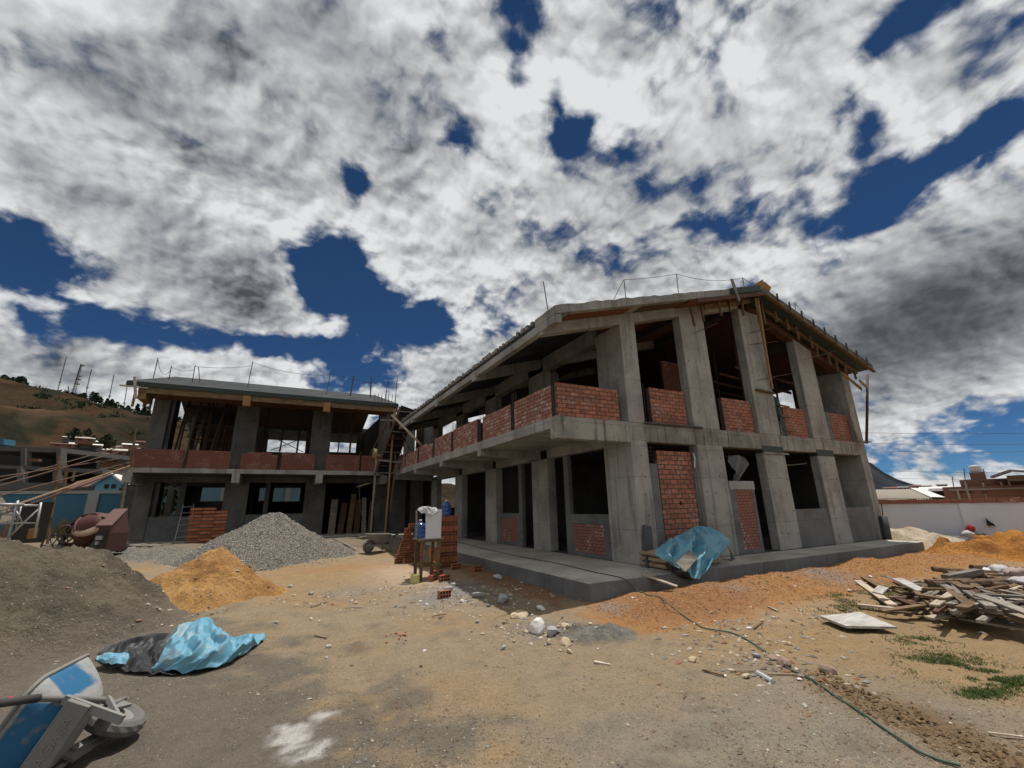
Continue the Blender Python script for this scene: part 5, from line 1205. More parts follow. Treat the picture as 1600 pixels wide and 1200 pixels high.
# ------------------------------------------------------------------ stones, pebbles, chips
ROCKS = []
for k in range(7):
    bm = bmesh.new(); bmesh.ops.create_icosphere(bm, subdivisions=2, radius=1.0)
    for v in bm.verts:
        n = v.co.copy(); f = 1.0
        for q in range(5):
            pn = Vector((math.sin(k*7.1+q*2.3), math.cos(k*3.7+q*4.1), math.sin(k+q*1.9))).normalized(); d_ = n.dot(pn)
            if d_ > 0.55: f = min(f, 0.55/d_)
        v.co = n*f*(1+0.10*noise.noise(n*2.3+Vector((k, k, 0))))
    me = bpy.data.meshes.new('rock'); bm.to_mesh(me); bm.free(); ROCKS.append(me)
RMESH = {}
def rock(px, py, w, mat='rock grey', label=None, group=None, flat=0.65, z=None):
    """a stone standing where the photo shows its foot; w = width in photo pixels"""
    p = at_z(-0.36, px, py)
    for _ in range(3): p = at_z(top_z(p.x, p.y) if z is None else z, px, py)
    s_ = 0.5*w*(p-CAM).dot(FW)/FPX
    key = (random.randrange(7), mat)
    if key not in RMESH:
        me = ROCKS[key[0]].copy(); me.materials.clear(); me.materials.append(MATS[mat]); RMESH[key] = me
    o = bpy.data.objects.new('rock', RMESH[key]); COL.objects.link(o)
    back = Vector((FW.x, FW.y, 0)).normalized()*s_*0.7
    o.location = p+back+Vector((0, 0, s_*flat*0.55)); o.scale = (s_, s_*rnd(0.8, 1.0), s_*flat); o.rotation_euler = (rnd(-.3, .3), rnd(-.3, .3), rnd(0, 6.28))
    return tag(o, label, 'rock', group)
rock(786, 943, 26, 'rock grey', 'rounded grey boulder alone near the walkway edge', None, 0.85)
rock(838, 992, 30, 'rock pale', 'tallest pale grey broken rock in the middle of the rock cluster', None, 1.1)
rock(864, 995, 26, 'rock grey', 'grey angular rock on the right of the rock cluster', None, 0.9)
rock(822, 989, 9, 'rock tan', 'small tan stone on the left of the rock cluster')
rock(812, 967, 34, 'rock tan', 'half-buried tan boulder behind the rock cluster', None, 0.35)
rock(845, 955, 18, 'rock pale', 'flat pale stone behind the mortar heap', None, 0.5)
rock(885, 1010, 20, 'rock tan', 'tan stone in front of the mortar heap', None, 0.7)
rock(891, 1022, 13, 'rock tan', 'tan stone nearest the viewer in front of the mortar heap', None, 0.6)
rock(885, 982, 16, 'rock tan', 'tan stone touching the back of the mortar heap', None, 0.6)
rock(857, 1008, 12, 'rock brown', 'small brown stone below the rock cluster')
rock(786, 1016, 12, 'rock grey', 'small dark stone left below the rock cluster')
rock(1231, 1043, 26, 'rock brown', 'brown boulder lying on the green hose', None, 0.8)
rock(1211, 1033, 18, 'rock brown', 'flat brown stone beside the hose boulder', None, 0.5)
rock(1301, 1054, 26, 'rock brown', 'reddish brown boulder right of the hose', None, 0.7)
rock(1185, 1029, 14, 'rock grey', 'grey stone left of the hose boulder', None, 0.7)
rock(1085, 1036, 15, 'rock tan', 'tan stone among the chips left of the hose', None, 0.7)
rock(1168, 1061, 18, 'rock tan', 'tan flat stone beside the short grey pipe', None, 0.5)
rock(778, 905, 18, 'rock grey', 'grey stone by the walkway edge near the hollow bricks', None, 0.55)
rock(700, 925, 20, 'rock grey', 'grey speckled stone in front of the loose hollow brick', None, 0.5)
rock(745, 935, 22, 'rock grey', 'grey rubble lump left of the boulder', None, 0.5)
rock(722, 942, 10, 'rock pale', 'whitish stone left of the grey rubble lump', None, 0.8)
rock(484, 930, 10, 'rock grey', 'lone dark stone right of the orange soil heap', None, 0.6)
rock(452, 918, 11, 'rock grey', 'grey stone at the foot of the gravel heap', None, 0.6)
rock(512, 1013, 10, 'rock pale', 'small cream stone alone in the open yard', None, 0.6)
for i in range(90):
    px, py = random.choice([(rnd(560, 900), rnd(905, 1000)), (rnd(1050, 1370), rnd(950, 1085)), (rnd(430, 780), rnd(930, 1060)), (rnd(1150, 1500), rnd(880, 960)), (rnd(800, 1000), rnd(920, 1020))])
    rock(px, py, rnd(4, 9), random.choice(('rock grey', 'rock tan', 'rock brown', 'rock pale')), 'fist-sized loose stone strewn over the yard', 'loose stones strewn over the yard', rnd(0.45, 0.8))
pv, pf, pc = [], [], []
def pebble(x, y, r, c, stretch=1.0):
    z = top_z(x, y)+r*0.15; a = rnd(0, 6.28); k = len(pv)
    ca, sa = math.cos(a), math.sin(a)
    for (dx, dy, dz_) in ((1, 0, 0), (0.2, 0.8, 0.05), (-0.9, 0.3, 0), (-0.3, -0.8, 0.05), (0.1, 0.05, 0.75)):
        dx *= stretch*rnd(.7, 1.2); dy *= rnd(.7, 1.2); pv.append((x+r*(dx*ca-dy*sa), y+r*(dx*sa+dy*ca), z+r*dz_*rnd(.6, 1.2))); pc.append(c)
    pf.extend([(k, k+1, k+4), (k+1, k+2, k+4), (k+2, k+3, k+4), (k+3, k, k+4)])
PAL = [(0.30, 0.27, 0.23), (0.20, 0.165, 0.13), (0.42, 0.37, 0.30), (0.16, 0.12, 0.09), (0.45, 0.41, 0.35), (0.26, 0.15, 0.09), (0.24, 0.23, 0.225)]
for i in range(34000):
    px, py = rnd(-30, 1640), 905+305*random.random()**1.25
    p = at_z(-0.36, px, py)
    if not (p.x < -2.5 or p.y < -1.25): continue
    n = fb(p.x, p.y, 0.8)
    if random.random() > 0.5+1.6*n: continue
    if random.random() < 0.12: pebble(p.x, p.y, rnd(0.004, 0.011)*(1.0 if random.random() < 0.93 else 2.2), random.choice(PAL), rnd(0.8, 1.8))
    else: k_ = rnd(0.45, 1.25); c_ = soil_col(p.x, p.y); pebble(p.x, p.y, rnd(0.003, 0.009), (c_[0]*k_, c_[1]*k_, c_[2]*k_), rnd(0.8, 2.2))
for i in range(900):
    f = random.random(); x, y = TR0.x+(TR1.x-TR0.x)*f+random.gauss(0, 0.14), TR0.y+(TR1.y-TR0.y)*f+random.gauss(0, 0.14)
    k_ = rnd(0.5, 1.2); pebble(x, y, rnd(0.006, 0.024), (0.185*k_, 0.118*k_, 0.066*k_), rnd(.8, 1.6))
for i in range(9000):
    x, y = rnd(-2.6, 10.5), -1.95+random.gauss(0, 0.55)
    if y < -1.25: pebble(x, y, rnd(0.006, 0.022), random.choice(((0.36, 0.19, 0.075), (0.32, 0.145, 0.06), (0.40, 0.27, 0.14), (0.22, 0.10, 0.05), (0.28, 0.13, 0.055), (0.34, 0.16, 0.065))), rnd(.8, 1.6))
for (cx, cy, s_, n) in ((-3.9, -1.9, 0.35, 160), (-3.6, 0.6, 0.6, 220), (-4.2, 2.2, 0.5, 160), (-2.3, -4.3, 0.55, 200), (-1.6, -3.4, 0.5, 120), (-5.9, 2.0, 0.5, 160), (-4.9, 0.4, 0.5, 120), (-8.4, 2.6, 0.9, 120), (0.3, -3.2, 0.8, 120)):
    for _ in range(n): pebble(cx+random.gauss(0, s_), cy+random.gauss(0, s_), rnd(0.008, 0.035), random.choice(PAL), rnd(0.8, 2.2))
for i in range(1500):
    a = rnd(0, 6.28); r = rnd(0.2, 2.9); x, y = -7.5+r*math.cos(a), 9.7+r*math.sin(a); pebble(x, y, rnd(0.015, 0.04), random.choice(((0.3, 0.28, 0.25), (0.16, 0.155, 0.15), (0.10, 0.10, 0.10), (0.4, 0.37, 0.32))))
stuff(attr_mesh('pebbles', pv, pf, pc, 'pebble', False))
# straw, sticks and chips of wood
def stick(px, py, qx, qy, w, mat, label, nm='stick', cat='stick', group=None, h=None, round_=False, lift=0.02):
    p, q = at_z(-0.36, px, py), at_z(-0.36, qx, qy)
    p.z, q.z = top_z(p.x, p.y)+lift, top_z(q.x, q.y)+lift
    mb = MB().tube([p, q], w/2, 8) if round_ else MB().bar(p, q, w, h or w*0.4)
    return tag(mb.build(nm, mat), label, cat, group)
stick(1098, 1050, 1131, 1057, 0.035, 'timber', 'short brown stick on the tan ground left of the hose')
stick(1184, 1053, 1208, 1069, 0.045, 'pipe grey', 'short grey plastic pipe lying by the hose', 'pipe', 'pipe', None, None, True)
stick(1140, 1050, 1180, 1050, 0.02, 'twig', 'thin twig above the short grey pipe')
stick(1200, 1055, 1262, 1056, 0.02, 'twig', 'thin twig below the hose boulder')
stick(1200, 950, 1216, 958, 0.03, 'timber pale', 'pale splinter of wood on the orange bank')
stick(1178, 985, 1192, 976, 0.03, 'timber', 'brown splinter at the foot of the orange bank')
stick(928, 1038, 953, 1039, 0.04, 'timber pale', 'broken pale stick in the middle of the yard')
stick(1545, 1148, 1600, 1155, 0.02, 'timber pale', 'pale stick at the right edge of the foreground')
stick(492, 995, 510, 998, 0.03, 'twig', 'curved dark twig in the open yard')
stick(485, 952, 512, 944, 0.03, 'timber grey', 'grey lath among chips right of the orange heap')
stick(540, 953, 566, 953, 0.02, 'timber grey', 'thin grey lath left of the brick chips')
stick(675, 963, 697, 962, 0.025, 'timber', 'thin lath in front of the grey speckled stone')
tag(MB().bar((-0.98, -1.00, 0.035), (-0.62, -1.52, -0.155), 0.15, 0.02).build('offcut_board', 'timber pale'), 'short pale board leaning off the walkway edge beside the hose', 'board')
tag(MB().bar(at_z(-0.22, 1163, 905), at_z(-0.22, 1178, 905), 0.11, 0.12).build('loose_brick', 'brick hollow', bevel=0.006), 'single dark brick lying by the walkway in front of the gable', 'brick')
# lying sheet of board on the grass
b4 = [at_z(-0.33, *p) for p in ((1281, 964), (1345, 960), (1401, 978), (1322, 981))]
for v in b4: v.z = gz(v.x, v.y)+0.09
b4[1].z += 0.03
tag(MB().hexa([v-Vector((0, 0, .03)) for v in (b4[3], b4[2], b4[1], b4[0])], [b4[3], b4[2], b4[1], b4[0]]).build('board_sheet', 'board grey'), 'weathered grey board sheet lying flat before the lumber heap', 'board')
# grass tufts
gr = MB()
patches = [(1330, 940, 55, 14), (1285, 945, 25, 10), (1310, 952, 24, 6), (1440, 995, 45, 8), (1470, 1030, 60, 14), (1520, 1050, 70, 14), (1570, 1060, 45, 16), (1320, 984, 20, 3), (1400, 930, 45, 16), (1365, 940, 30, 10), (1540, 1085, 40, 8)]
for (cx, cy_, rx, ry) in patches:
    for i in range(int(rx*ry*1.9)+90):
        px, py = cx+random.gauss(0, rx*0.55), cy_+random.gauss(0, ry*0.55); p = at_z(-0.38, px, py); p.z = gz(p.x, p.y)
        if fb(p.x, p.y, 2.5) < -0.12: continue
        h = rnd(0.008, 0.032); a = rnd(0, 6.28); d_ = Vector((math.cos(a), math.sin(a), 0))*0.005
        for k in range(2):
            q = p+Vector((rnd(-.03, .03), rnd(-.03, .03), h)); s2_ = Vector((rnd(-.03, .03), rnd(-.03, .03), 0)); gr.add([p+s2_-d_, p+s2_+d_, q+s2_], [(0, 1, 2)])
stuff(gr.build('grass', 'grass'))
# green garden hose over walkway and bank
hp = [(709, 845, 0), (760, 858, 0), (820, 871, 0), (870, 880, 0), (925, 893, 0), (960, 900, 0), (976, 905, 0)]
pts = [at_z(0.016, a, b) for a, b, _ in hp]+[at_v(-1.16, 986, 913), at_v(-1.24, 993, 921)]
for (a, b) in ((1003, 928), (1015, 932), (1030, 934), (1045, 944), (1060, 956), (1080, 970), (1100, 981), (1125, 985), (1150, 991), (1175, 1004), (1200, 1021), (1230, 1043), (1270, 1063), (1300, 1084), (1335, 1106), (1380, 1137), (1415, 1160), (1440, 1176), (1470, 1188), (1500, 1196)):
    p = at_z(-0.3, a, b)
    for _ in range(3): p = at_z(top_z(p.x, p.y)+0.015, a, b)
    pts.append(p)
def smoothline(pts, n=4):
    out = []
    for i in range(len(pts)-1):
        p0, p1, p2, p3 = pts[max(0, i-1)], pts[i], pts[i+1], pts[min(len(pts)-1, i+2)]
        for k in range(n):
            t_ = k/n; out.append(0.5*((2*p1)+(p2-p0)*t_+(2*p0-5*p1+4*p2-p3)*t_*t_+(3*p1-p0-3*p2+p3)*t_**3))
    return out+[pts[-1]]
HS = thing('garden_hose', 'green garden hose running from the walkway over the orange bank into the foreground', 'hose', tuple(pts[6]))
sl_ = smoothline(pts, 4)
for v in sl_[30:]: v.z = max(v.z, gz(v.x, v.y)+0.012)
MB().tube(sl_[:27], 0.009, 6).build('dark_length', 'hose dark', HS, smooth=True)
MB().tube(sl_[26:], 0.009, 6).build('green_length', 'hose green', HS, smooth=True)

# ------------------------------------------------------------------ lumber heap on the right
def plank(px, py, qx, qy, w, z0, z1, mat, label, group=None, h=0.03, nm='plank', cat='plank'):
    p, q = at_z(-0.37+z0, px, py), at_z(-0.37+z1, qx, qy)
    d_ = (q-p); L = d_.length; d_.normalize()
    mb = MB().box(-L/2, L/2, -w/2, w/2, -h/2, h/2)
    o = mb.build(nm, mat, local=True)
    sd = Vector((0, 0, 1)).cross(d_).normalized(); place(o, (p+q)/2, d_, sd, d_.cross(sd)); return tag(o, label, cat, group)
G_L = 'planks of the lumber heap'
big = [(1336, 905, 1395, 946, .13, .05, .06, 'timber pale', 'long pale plank at the left end of the lumber heap pointing at the viewer'), (1350, 902, 1385, 922, .12, .10, .06, 'timber', 'brown lath beside the long pale plank'),
       (1378, 955, 1500, 938, .12, .04, .22, 'timber', 'long dark board along the front left of the lumber heap'), (1340, 945, 1400, 951, .10, .03, .03, 'timber pale', 'thin pale lath in the grass before the lumber heap'),
       (1500, 945, 1680, 990, .15, .20, .16, 'timber', 'wide dark board running to the right edge of the lumber heap'), (1510, 955, 1680, 1000, .12, .08, .05, 'timber grey', 'grey board under the wide dark board'),
       (1500, 966, 1640, 990, .10, .04, .03, 'timber pale', 'pale lath along the bottom of the lumber heap'), (1452, 966, 1500, 958, .14, .06, .10, 'timber pale', 'short pale board at the front of the lumber heap'),
       (1530, 930, 1680, 985, .15, .34, .26, 'timber grey', 'grey board with bolt holes on top of the lumber heap'), (1520, 928, 1640, 935, .12, .30, .36, 'timber grey', 'grey board under the holed board'),
       (1450, 945, 1560, 935, .10, .16, .30, 'timber grey', 'slim grey batten across the middle of the lumber heap'), (1430, 946, 1560, 926, .10, .10, .30, 'timber', 'brown batten rising across the lumber heap'), (1585, 960, 1640, 980, .2, .18, .16, 'timber pale', 'pale board end beside the wide dark board')]
for (a, b, c, d_, w, z0, z1, mt_, lab) in big: plank(a, b, c, d_, w, z0, z1, mt_, lab)
for i in range(120):
    px, py = rnd(1395, 1610), rnd(905, 960); py = max(py, 905+(1440-px)*0.4); an = random.gauss(0.1, 0.35); L = rnd(14, 62); z = max(0.03, 0.24*sstep(1380, 1500, px)-0.14*sstep(935, 968, py)+rnd(-.06, .06))
    plank(px-L/2*math.cos(an), py-L/2*math.sin(an), px+L/2*math.cos(an), py+L/2*math.sin(an), rnd(0.035, 0.13), z, z+rnd(-.06, .06), random.choice(('timber grey', 'timber', 'log', 'timber pale', 'timber grey', 'log', 'timber', 'timber grey', 'timber red')), 'weathered plank jumbled in the lumber heap', G_L, rnd(0.02, 0.05))
for (px, py, w, h) in ((1345, 915, .0, 0),): pass
for (pts4, lab) in ((((1350, 908), (1360, 907), (1372, 912), (1362, 914)), None),): pass
for (px, py, dx, dy, mt_, lab) in ((1400, 914, 9, 11, 'board grey', 'whitish square of board standing at the left of the lumber heap'), (1423, 923, 10, 14, 'board grey', 'larger whitish panel leaning in the lumber heap'), (1378, 932, 14, 5, 'board grey', 'whitish offcut lying across the pale plank'), (1560, 950, 14, 9, 'board grey', 'greyish sheet lying on the lumber heap'), (1512, 923, 14, 4, 'timber pale', 'pale square offcut below the logs')):
    p = at_z(-0.25, px, py); k = (p-CAM).dot(FW)/FPX
    o = MB().box(-dx*k, dx*k, -dy*k*1.3, dy*k*1.3, -.012, .012).build('panel_offcut', mt_, local=True)
    o.location = p+Vector((0, 0, 0.10)); o.rotation_euler = (rnd(.1, .5), rnd(-.3, .3), rnd(-.6, .2)); tag(o, lab, 'board')
for i in range(14):
    px, py = rnd(1480, 1590), rnd(885, 915); p = at_z(-0.22+rnd(0, .13), px, py); a = rnd(-.5, .5)+2.6; d_ = Vector((math.cos(a), math.sin(a), rnd(-.05, .1)))*rnd(0.35, 0.6); r = rnd(.05, .09)
    tag(MB().tube([p-d_, p+d_], [r, r*rnd(.7, 1)], 9).build('log', 'log'), 'short log stacked behind the planks of the lumber heap', 'log', 'logs behind the planks')
plank(1478, 903, 1530, 893, 0.14, .30, .32, 'timber grey', 'forked grey branch on top of the logs', None, 0.10, 'branch', 'branch')
for (px, py, r, sq, mt_, lab) in ((1562, 893, 0.30, (1.1, .8, .62), 'sack grey', 'pale grey sack on top of the lumber heap'), (1588, 897, 0.30, (1.3, .8, .55), 'sack mauve', 'mauve sack at the right end of the lumber heap'), (1545, 893, 0.14, (1, 1, .7), 'white board', 'white crumpled bag beside the pale grey sack'), (1597, 910, 0.22, (1, 1, .6), 'sack grey', 'grey crumpled bag at the right edge above the lumber')):
    p = at_z(-0.08, px, py); tag(blobmesh(tuple(p), r*0.68, px, 3, sq, 0.45, 2.2).build('sack', mt_, smooth=True), lab, 'sack')

# ------------------------------------------------------------------ crumpled sheets
V3 = Vector
def sheet(name, rows, mat, amp, n=44, m=36, freq=2.2, fold=None, thick=0.006, under=None, seed=0):
    """smooth sheet through a grid of points, creased along ridges"""
    R_, C_ = len(rows), len(rows[0])
    def cr1(P_, t_):
        i = min(int(t_), len(P_)-2); f = t_-i
        p0, p1, p2, p3 = P_[max(0, i-1)], P_[i], P_[i+1], P_[min(len(P_)-1, i+2)]
        return 0.5*((2*p1)+(p2-p0)*f+(2*p0-5*p1+4*p2-p3)*f*f+(3*p1-p0-3*p2+p3)*f**3)
    vs = []
    for i in range(n+1):
        for j in range(m+1):
            col = [cr1(r, j/m*(C_-1)) for r in rows]; p = cr1(col, i/n*(R_-1))
            q = Vector((p.x*freq, p.y*freq, p.z*freq+seed))
            w_ = q+0.5*Vector((noise.noise(q*0.8), noise.noise(q*0.8+Vector((5, 0, 0))), 0))
            rd = noise.voronoi(w_*0.9)[0][0]; rd2 = noise.voronoi(w_*2.1+Vector((7, 3, 1)))[0][0]; rd3 = noise.voronoi(w_*4.5)[0][0]
            d_ = Vector((0.7*noise.noise(q+Vector((11, 0, 0))), 0.7*noise.noise(q+Vector((0, 13, 0))), (rd-0.4)*1.7+(rd2-0.4)*0.9+(rd3-0.4)*0.35))
            eg_ = 0.3+0.7*min(1.0, 7*min(i/n, 1-i/n, j/m, 1-j/m)); q_ = p+d_*amp*eg_
            if fold:
                ph = fold[1]*(j/m+0.10*math.sin(5*i/n+seed)+0.05*noise.noise(q))+fold[3]*i/n; tri = abs((ph % 1.0)*2-1); ph2 = ph*1.7+0.3*math.sin(7*i/n); tri2 = abs((ph2 % 1.0)*2-1)
                q_ = q_+V3(fold[2])*fold[0]*eg_*((tri-0.5)+0.5*(tri2-0.5))
            vs.append(q_)
    return vs, [(i*(m+1)+j, (i+1)*(m+1)+j, (i+1)*(m+1)+j+1, i*(m+1)+j+1) for i in range(n) for j in range(m)]

def gp(px, py, h=0.03):
    p = at_z(-0.33, px, py)
    for _ in range(3): p = at_z(top_z(p.x, p.y)+h, px, py)
    return p
TG = thing('blue_tarp', 'crumpled light blue tarp lying on the ground beside the overturned wheelbarrow', 'tarp', tuple(gp(310, 1030, 0)))
rows = [[gp(262, 996, .10), gp(292, 974, .20), gp(325, 966, .24), gp(345, 984, .14), gp(366, 996, .10), gp(412, 990, .05)],
        [gp(256, 1012, .12), gp(290, 998, .24), gp(325, 992, .22), gp(352, 1000, .18), gp(385, 1004, .11), gp(413, 998, .04)],
        [gp(245, 1034, .10), gp(285, 1020, .20), gp(320, 1018, .20), gp(350, 1016, .16), gp(380, 1016, .09), gp(400, 1006, .04)],
        [gp(235, 1048, .03), gp(270, 1050, .04), gp(300, 1050, .04), gp(335, 1042, .04), gp(365, 1030, .04), gp(390, 1014, .03)]]
vs, fs = sheet('t', rows, 'tarp blue', 0.055, 110, 110, 3.6, seed=1, fold=(0.10, 4.2, (0, -0.2, 1), 1.3))
o = MB().add([(v.x, v.y, max(v.z, top_z(v.x, v.y)+0.012)) for v in vs], fs).build('blue_face', 'tarp blue', TG, smooth=True)
sm_ = o.modifiers.new('thickness', 'SOLIDIFY'); sm_.thickness = 0.012; sm_.offset = -1
rows = [[gp(150, 1022, .06), gp(185, 1004, .12), gp(215, 994, .16), gp(245, 990, .16), gp(275, 990, .14)],
        [gp(160, 1032, .04), gp(190, 1020, .05), gp(215, 1012, .05), gp(240, 1010, .06), gp(268, 1010, .08)],
        [gp(170, 1040, .04), gp(198, 1038, .04), gp(225, 1036, .04), gp(245, 1034, .05), gp(262, 1030, .07)],
        [gp(178, 1044, .03), gp(205, 1050, .03), gp(235, 1052, .03), gp(255, 1052, .03), gp(275, 1053, .03)]]
vs, fs = sheet('t', rows, 'tarp black', 0.05, 60, 60, 4.0, seed=5, fold=(0.06, 3.0, (0, 0, 1), 1.0))
o = MB().add([(v.x, v.y, max(v.z, top_z(v.x, v.y)+0.010)) for v in vs], fs).build('black_underside', 'tarp black', TG, smooth=True)
sm_ = o.modifiers.new('thickness', 'SOLIDIFY'); sm_.thickness = 0.01; sm_.offset = -1
rows = [[gp(152, 1026, .12), gp(175, 1020, .13), gp(200, 1024, .12)], [gp(152, 1032, .10), gp(175, 1030, .12), gp(202, 1030, .10)], [gp(160, 1036, .08), gp(178, 1038, .09), gp(196, 1038, .08)]]
vs, fs = sheet('t', rows, 'tarp blue', 0.06, 24, 30, 6.0, seed=9)
MB().add(vs, fs).build('blue_flap', 'tarp blue', TG, smooth=True)
# cement bags under a second tarp on the walkway
BAG = None
def bag_mesh():
    bm = bmesh.new(); bmesh.ops.create_cube(bm, size=1.0); bmesh.ops.subdivide_edges(bm, edges=bm.edges[:], cuts=5, use_grid_fill=True)
    for v in bm.verts:
        x, y, z = v.co*2; k = (1-abs(x)**5)*(1-abs(y)**5); v.co = Vector((x*0.30*(1-0.05*abs(z)), y*0.20, z*0.062*(0.55+0.45*k)+0.008*noise.noise(v.co*5)))
    me = bpy.data.meshes.new('cement_bag'); bm.to_mesh(me); bm.free(); me.materials.append(MATS['bag paper']); me.polygons.foreach_set('use_smooth', [True]*len(me.polygons)); return me
BAG = bag_mesh()
lay = 0
for z in range(5):
    for (cx, cy_) in ((0.15, -0.62), (0.80, -0.60), (1.36, -0.60), (0.18, -0.24), (0.85, -0.22), (1.40, -0.24)):
        if z == 4: continue
        if z == 3 and cx < 0.5: continue
        o = bpy.data.objects.new('cement_bag', BAG); COL.objects.link(o); o.location = (cx+rnd(-.03, .03), cy_+rnd(-.03, .03), 0.062+z*0.112); o.rotation_euler = (0, 0, rnd(-.06, .06))
        tag(o, 'brown paper cement bag in the stack under the blue tarp', 'bag', 'cement bags under the blue tarp')
T2 = thing('blue_tarp', 'folded blue tarp draped over the cement bags in front of the brick infill', 'tarp', (0.8, -0.9, 0))
a_ = lambda v, px, py: at_v(v, px, py)
rows = [[a_(-.22, 1050, 845), a_(-.20, 1066, 836), a_(-.18, 1082, 829), a_(-.16, 1100, 828), a_(-.2, 1122, 840)],
        [a_(-.55, 1034, 856), a_(-.6, 1058, 846), a_(-.6, 1080, 843), a_(-.58, 1104, 838), a_(-.55, 1137, 848)],
        [a_(-.86, 1022, 864), a_(-.92, 1048, 860), a_(-.95, 1072, 862), a_(-.90, 1100, 854), a_(-.86, 1134, 856)],
        [a_(-1.0, 1024, 874), a_(-1.10, 1048, 876), a_(-1.15, 1075, 882), a_(-1.12, 1098, 876), a_(-.98, 1124, 868)],
        [a_(-1.12, 1036, 880), a_(-1.24, 1058, 894), a_(-1.30, 1078, 906), a_(-1.30, 1090, 908), a_(-1.2, 1106, 890)]]
vs, fs = sheet('t', rows, 'tarp blue', 0.085, 110, 110, 3.0, seed=3, fold=(0.20, 3.6, (0.1, -0.75, 0.55), -0.8))
o = MB().add([v+V3((0, -0.07, 0.07)) for v in vs], fs).build('cover', 'tarp blue', T2, smooth=True); sm_ = o.modifiers.new('thickness', 'SOLIDIFY'); sm_.thickness = 0.01; sm_.offset = -1
rows = [[a_(-.5, 1134, 848), a_(-.45, 1140, 858)], [a_(-.52, 1140, 862), a_(-.4, 1148, 872)], [a_(-.6, 1142, 878), a_(-.45, 1152, 878)]]
vs, fs = sheet('t', rows, 'tarp black', 0.02, 12, 8, 4.0, seed=8); MB().add(vs, fs).build('black_flap', 'tarp black', T2, smooth=True)
rows = [[a_(-1.06, 1034, 878), a_(-1.2, 1058, 893), a_(-1.26, 1082, 907)], [a_(-1.13, 1044, 890), a_(-1.17, 1062, 902), a_(-1.2, 1085, 908)]]
vs, fs = sheet('t', rows, 'tarp black', 0.015, 8, 14, 4.0, seed=4); MB().add(vs, fs).build('black_edge', 'tarp black', T2, smooth=True)
o = MB().bar(a_(-1.40, 1063, 887), a_(-1.20, 1083, 866), 0.22, 0.02, (0.1, -0.7, 0.7)).build('tarp_board', 'timber grey'); tag(o, 'grey board offcut weighing down the blue tarp on the walkway', 'board')

# ------------------------------------------------------------------ hollow bricks: stacks and loose ones
def hollow_brick(l=0.24, h=0.135, d=0.11):
    bm = MB(); bm.box(-l/2, l/2, -d/2, d/2, 0, h)
    for i in range(4):
        for j in range(2):
            x = -l/2+l*(i+0.5)/4; z = h*(j+0.5)/2; w, hh = l*0.085, h*0.16
            bm.add([(x-w, -d/2-0.0012, z-hh), (x+w, -d/2-0.0012, z-hh), (x+w, -d/2-0.0012, z+hh), (x-w, -d/2-0.0012, z+hh)], [(0, 1, 2, 3)], 1)
    me = bpy.data.meshes.new('hollow_brick'); me.from_pydata(bm.v, [], bm.f); me.materials.append(MATS['brick hollow']); me.materials.append(MATS['hole']); me.polygons.foreach_set('material_index', bm.mi); return me
def solid_brick(l=0.24, h=0.09, d=0.13):
    b = MB().box(-l/2, l/2, -d/2, d/2, 0, h); me = bpy.data.meshes.new('brick'); me.from_pydata(b.v, [], b.f); me.materials.append(MATS['brick hollow']); return me
HB, SB = hollow_brick(), solid_brick()
def put(me, nm, loc, rz, label, group, cat='brick', rx=0.0, ry=0.0):
    o = bpy.data.objects.new(nm, me); COL.objects.link(o); o.location = loc; o.rotation_euler = (rx, ry, rz); return tag(o, label, cat, group)
gl = gz(-3.1, 4.4)
for r in range(10):          # tall stack beside the water stand
    z = gl+r*0.137
    for i in range(2):
        if r % 2 == 0: put(HB, 'hollow_brick', (-3.20+i*0.245, 4.40, z), rnd(-.02, .02), 'hollow orange brick in the tall stack beside the water stand', 'bricks of the tall stack')
        else:
            for q in range(2): put(HB, 'hollow_brick', (-3.26+i*0.245+q*0.122, 4.45, z), math.pi/2+rnd(-.02, .02), 'hollow orange brick in the tall stack beside the water stand', 'bricks of the tall stack')
for r in range(4):
    for i in range(2): put(HB, 'hollow_brick', (-3.50-0.02*r, 4.15+i*0.26, gl+r*0.137), math.pi/2+rnd(-.05, .05), 'hollow orange brick in the tall stack beside the water stand', 'bricks of the tall stack')
gl = gz(-3.8, 6.3)
for r in range(9):           # lower broken stack behind the stand
    n = 3 if r < 5 else (2 if r < 7 else 1)
    for i in range(n): put(HB, 'hollow_brick', (-4.0+i*0.25+0.04*r+rnd(-.03, .03), 6.25+rnd(-.05, .05), gl+r*0.125), rnd(-.12, .12), 'dull hollow brick in the low broken stack behind the water stand', 'bricks of the low broken stack')
for r in range(11):          # stack in front of the smaller building
    z = 0.02+r*0.142
    for c in range(3):
        if r == 10 and c == 2: continue
        off = 0.05 if (r+c) % 2 else -0.05
        for q in range(3):
            o = put(SB, 'hollow_brick', (-10.72+c*0.46, 15.85+off+q*0.14+rnd(-.012, .012), z), 0.12+rnd(-.015, .015), 'orange brick in the neat square stack before the smaller building', 'bricks of the neat stack'); o.scale = (1.86, 1.0, 1.12)
for (px, py, rz, lab) in ((648, 905, .3, None), (694, 908, 0.2, 'dark red brick lying right of the stand legs'), (675, 908, .9, 'orange brick lying against the stand legs'), (684, 900, .4, 'dull brick behind the loose bricks at the stand'), (712, 889, .1, 'dark brick lying in the shade beside the tall stack'), (694, 934, .15, 'single hollow brick standing apart with its holes up'), (745, 893, .3, 'half brick in the shade by the walkway'), (610, 933, .5, None)):
    if lab: p = gp(px, py, 0); put(HB, 'hollow_brick', p, rz, lab, None)
for i in range(14):
    p = gp(rnd(600, 640), rnd(985, 1008), 0); o = put(SB, 'brick_chip', p, rnd(0, 6), 'orange brick chip in the small scatter in mid yard', 'brick chips in mid yard', 'chip'); s_ = rnd(.07, .18); o.scale = (s_, s_, s_*1.5)
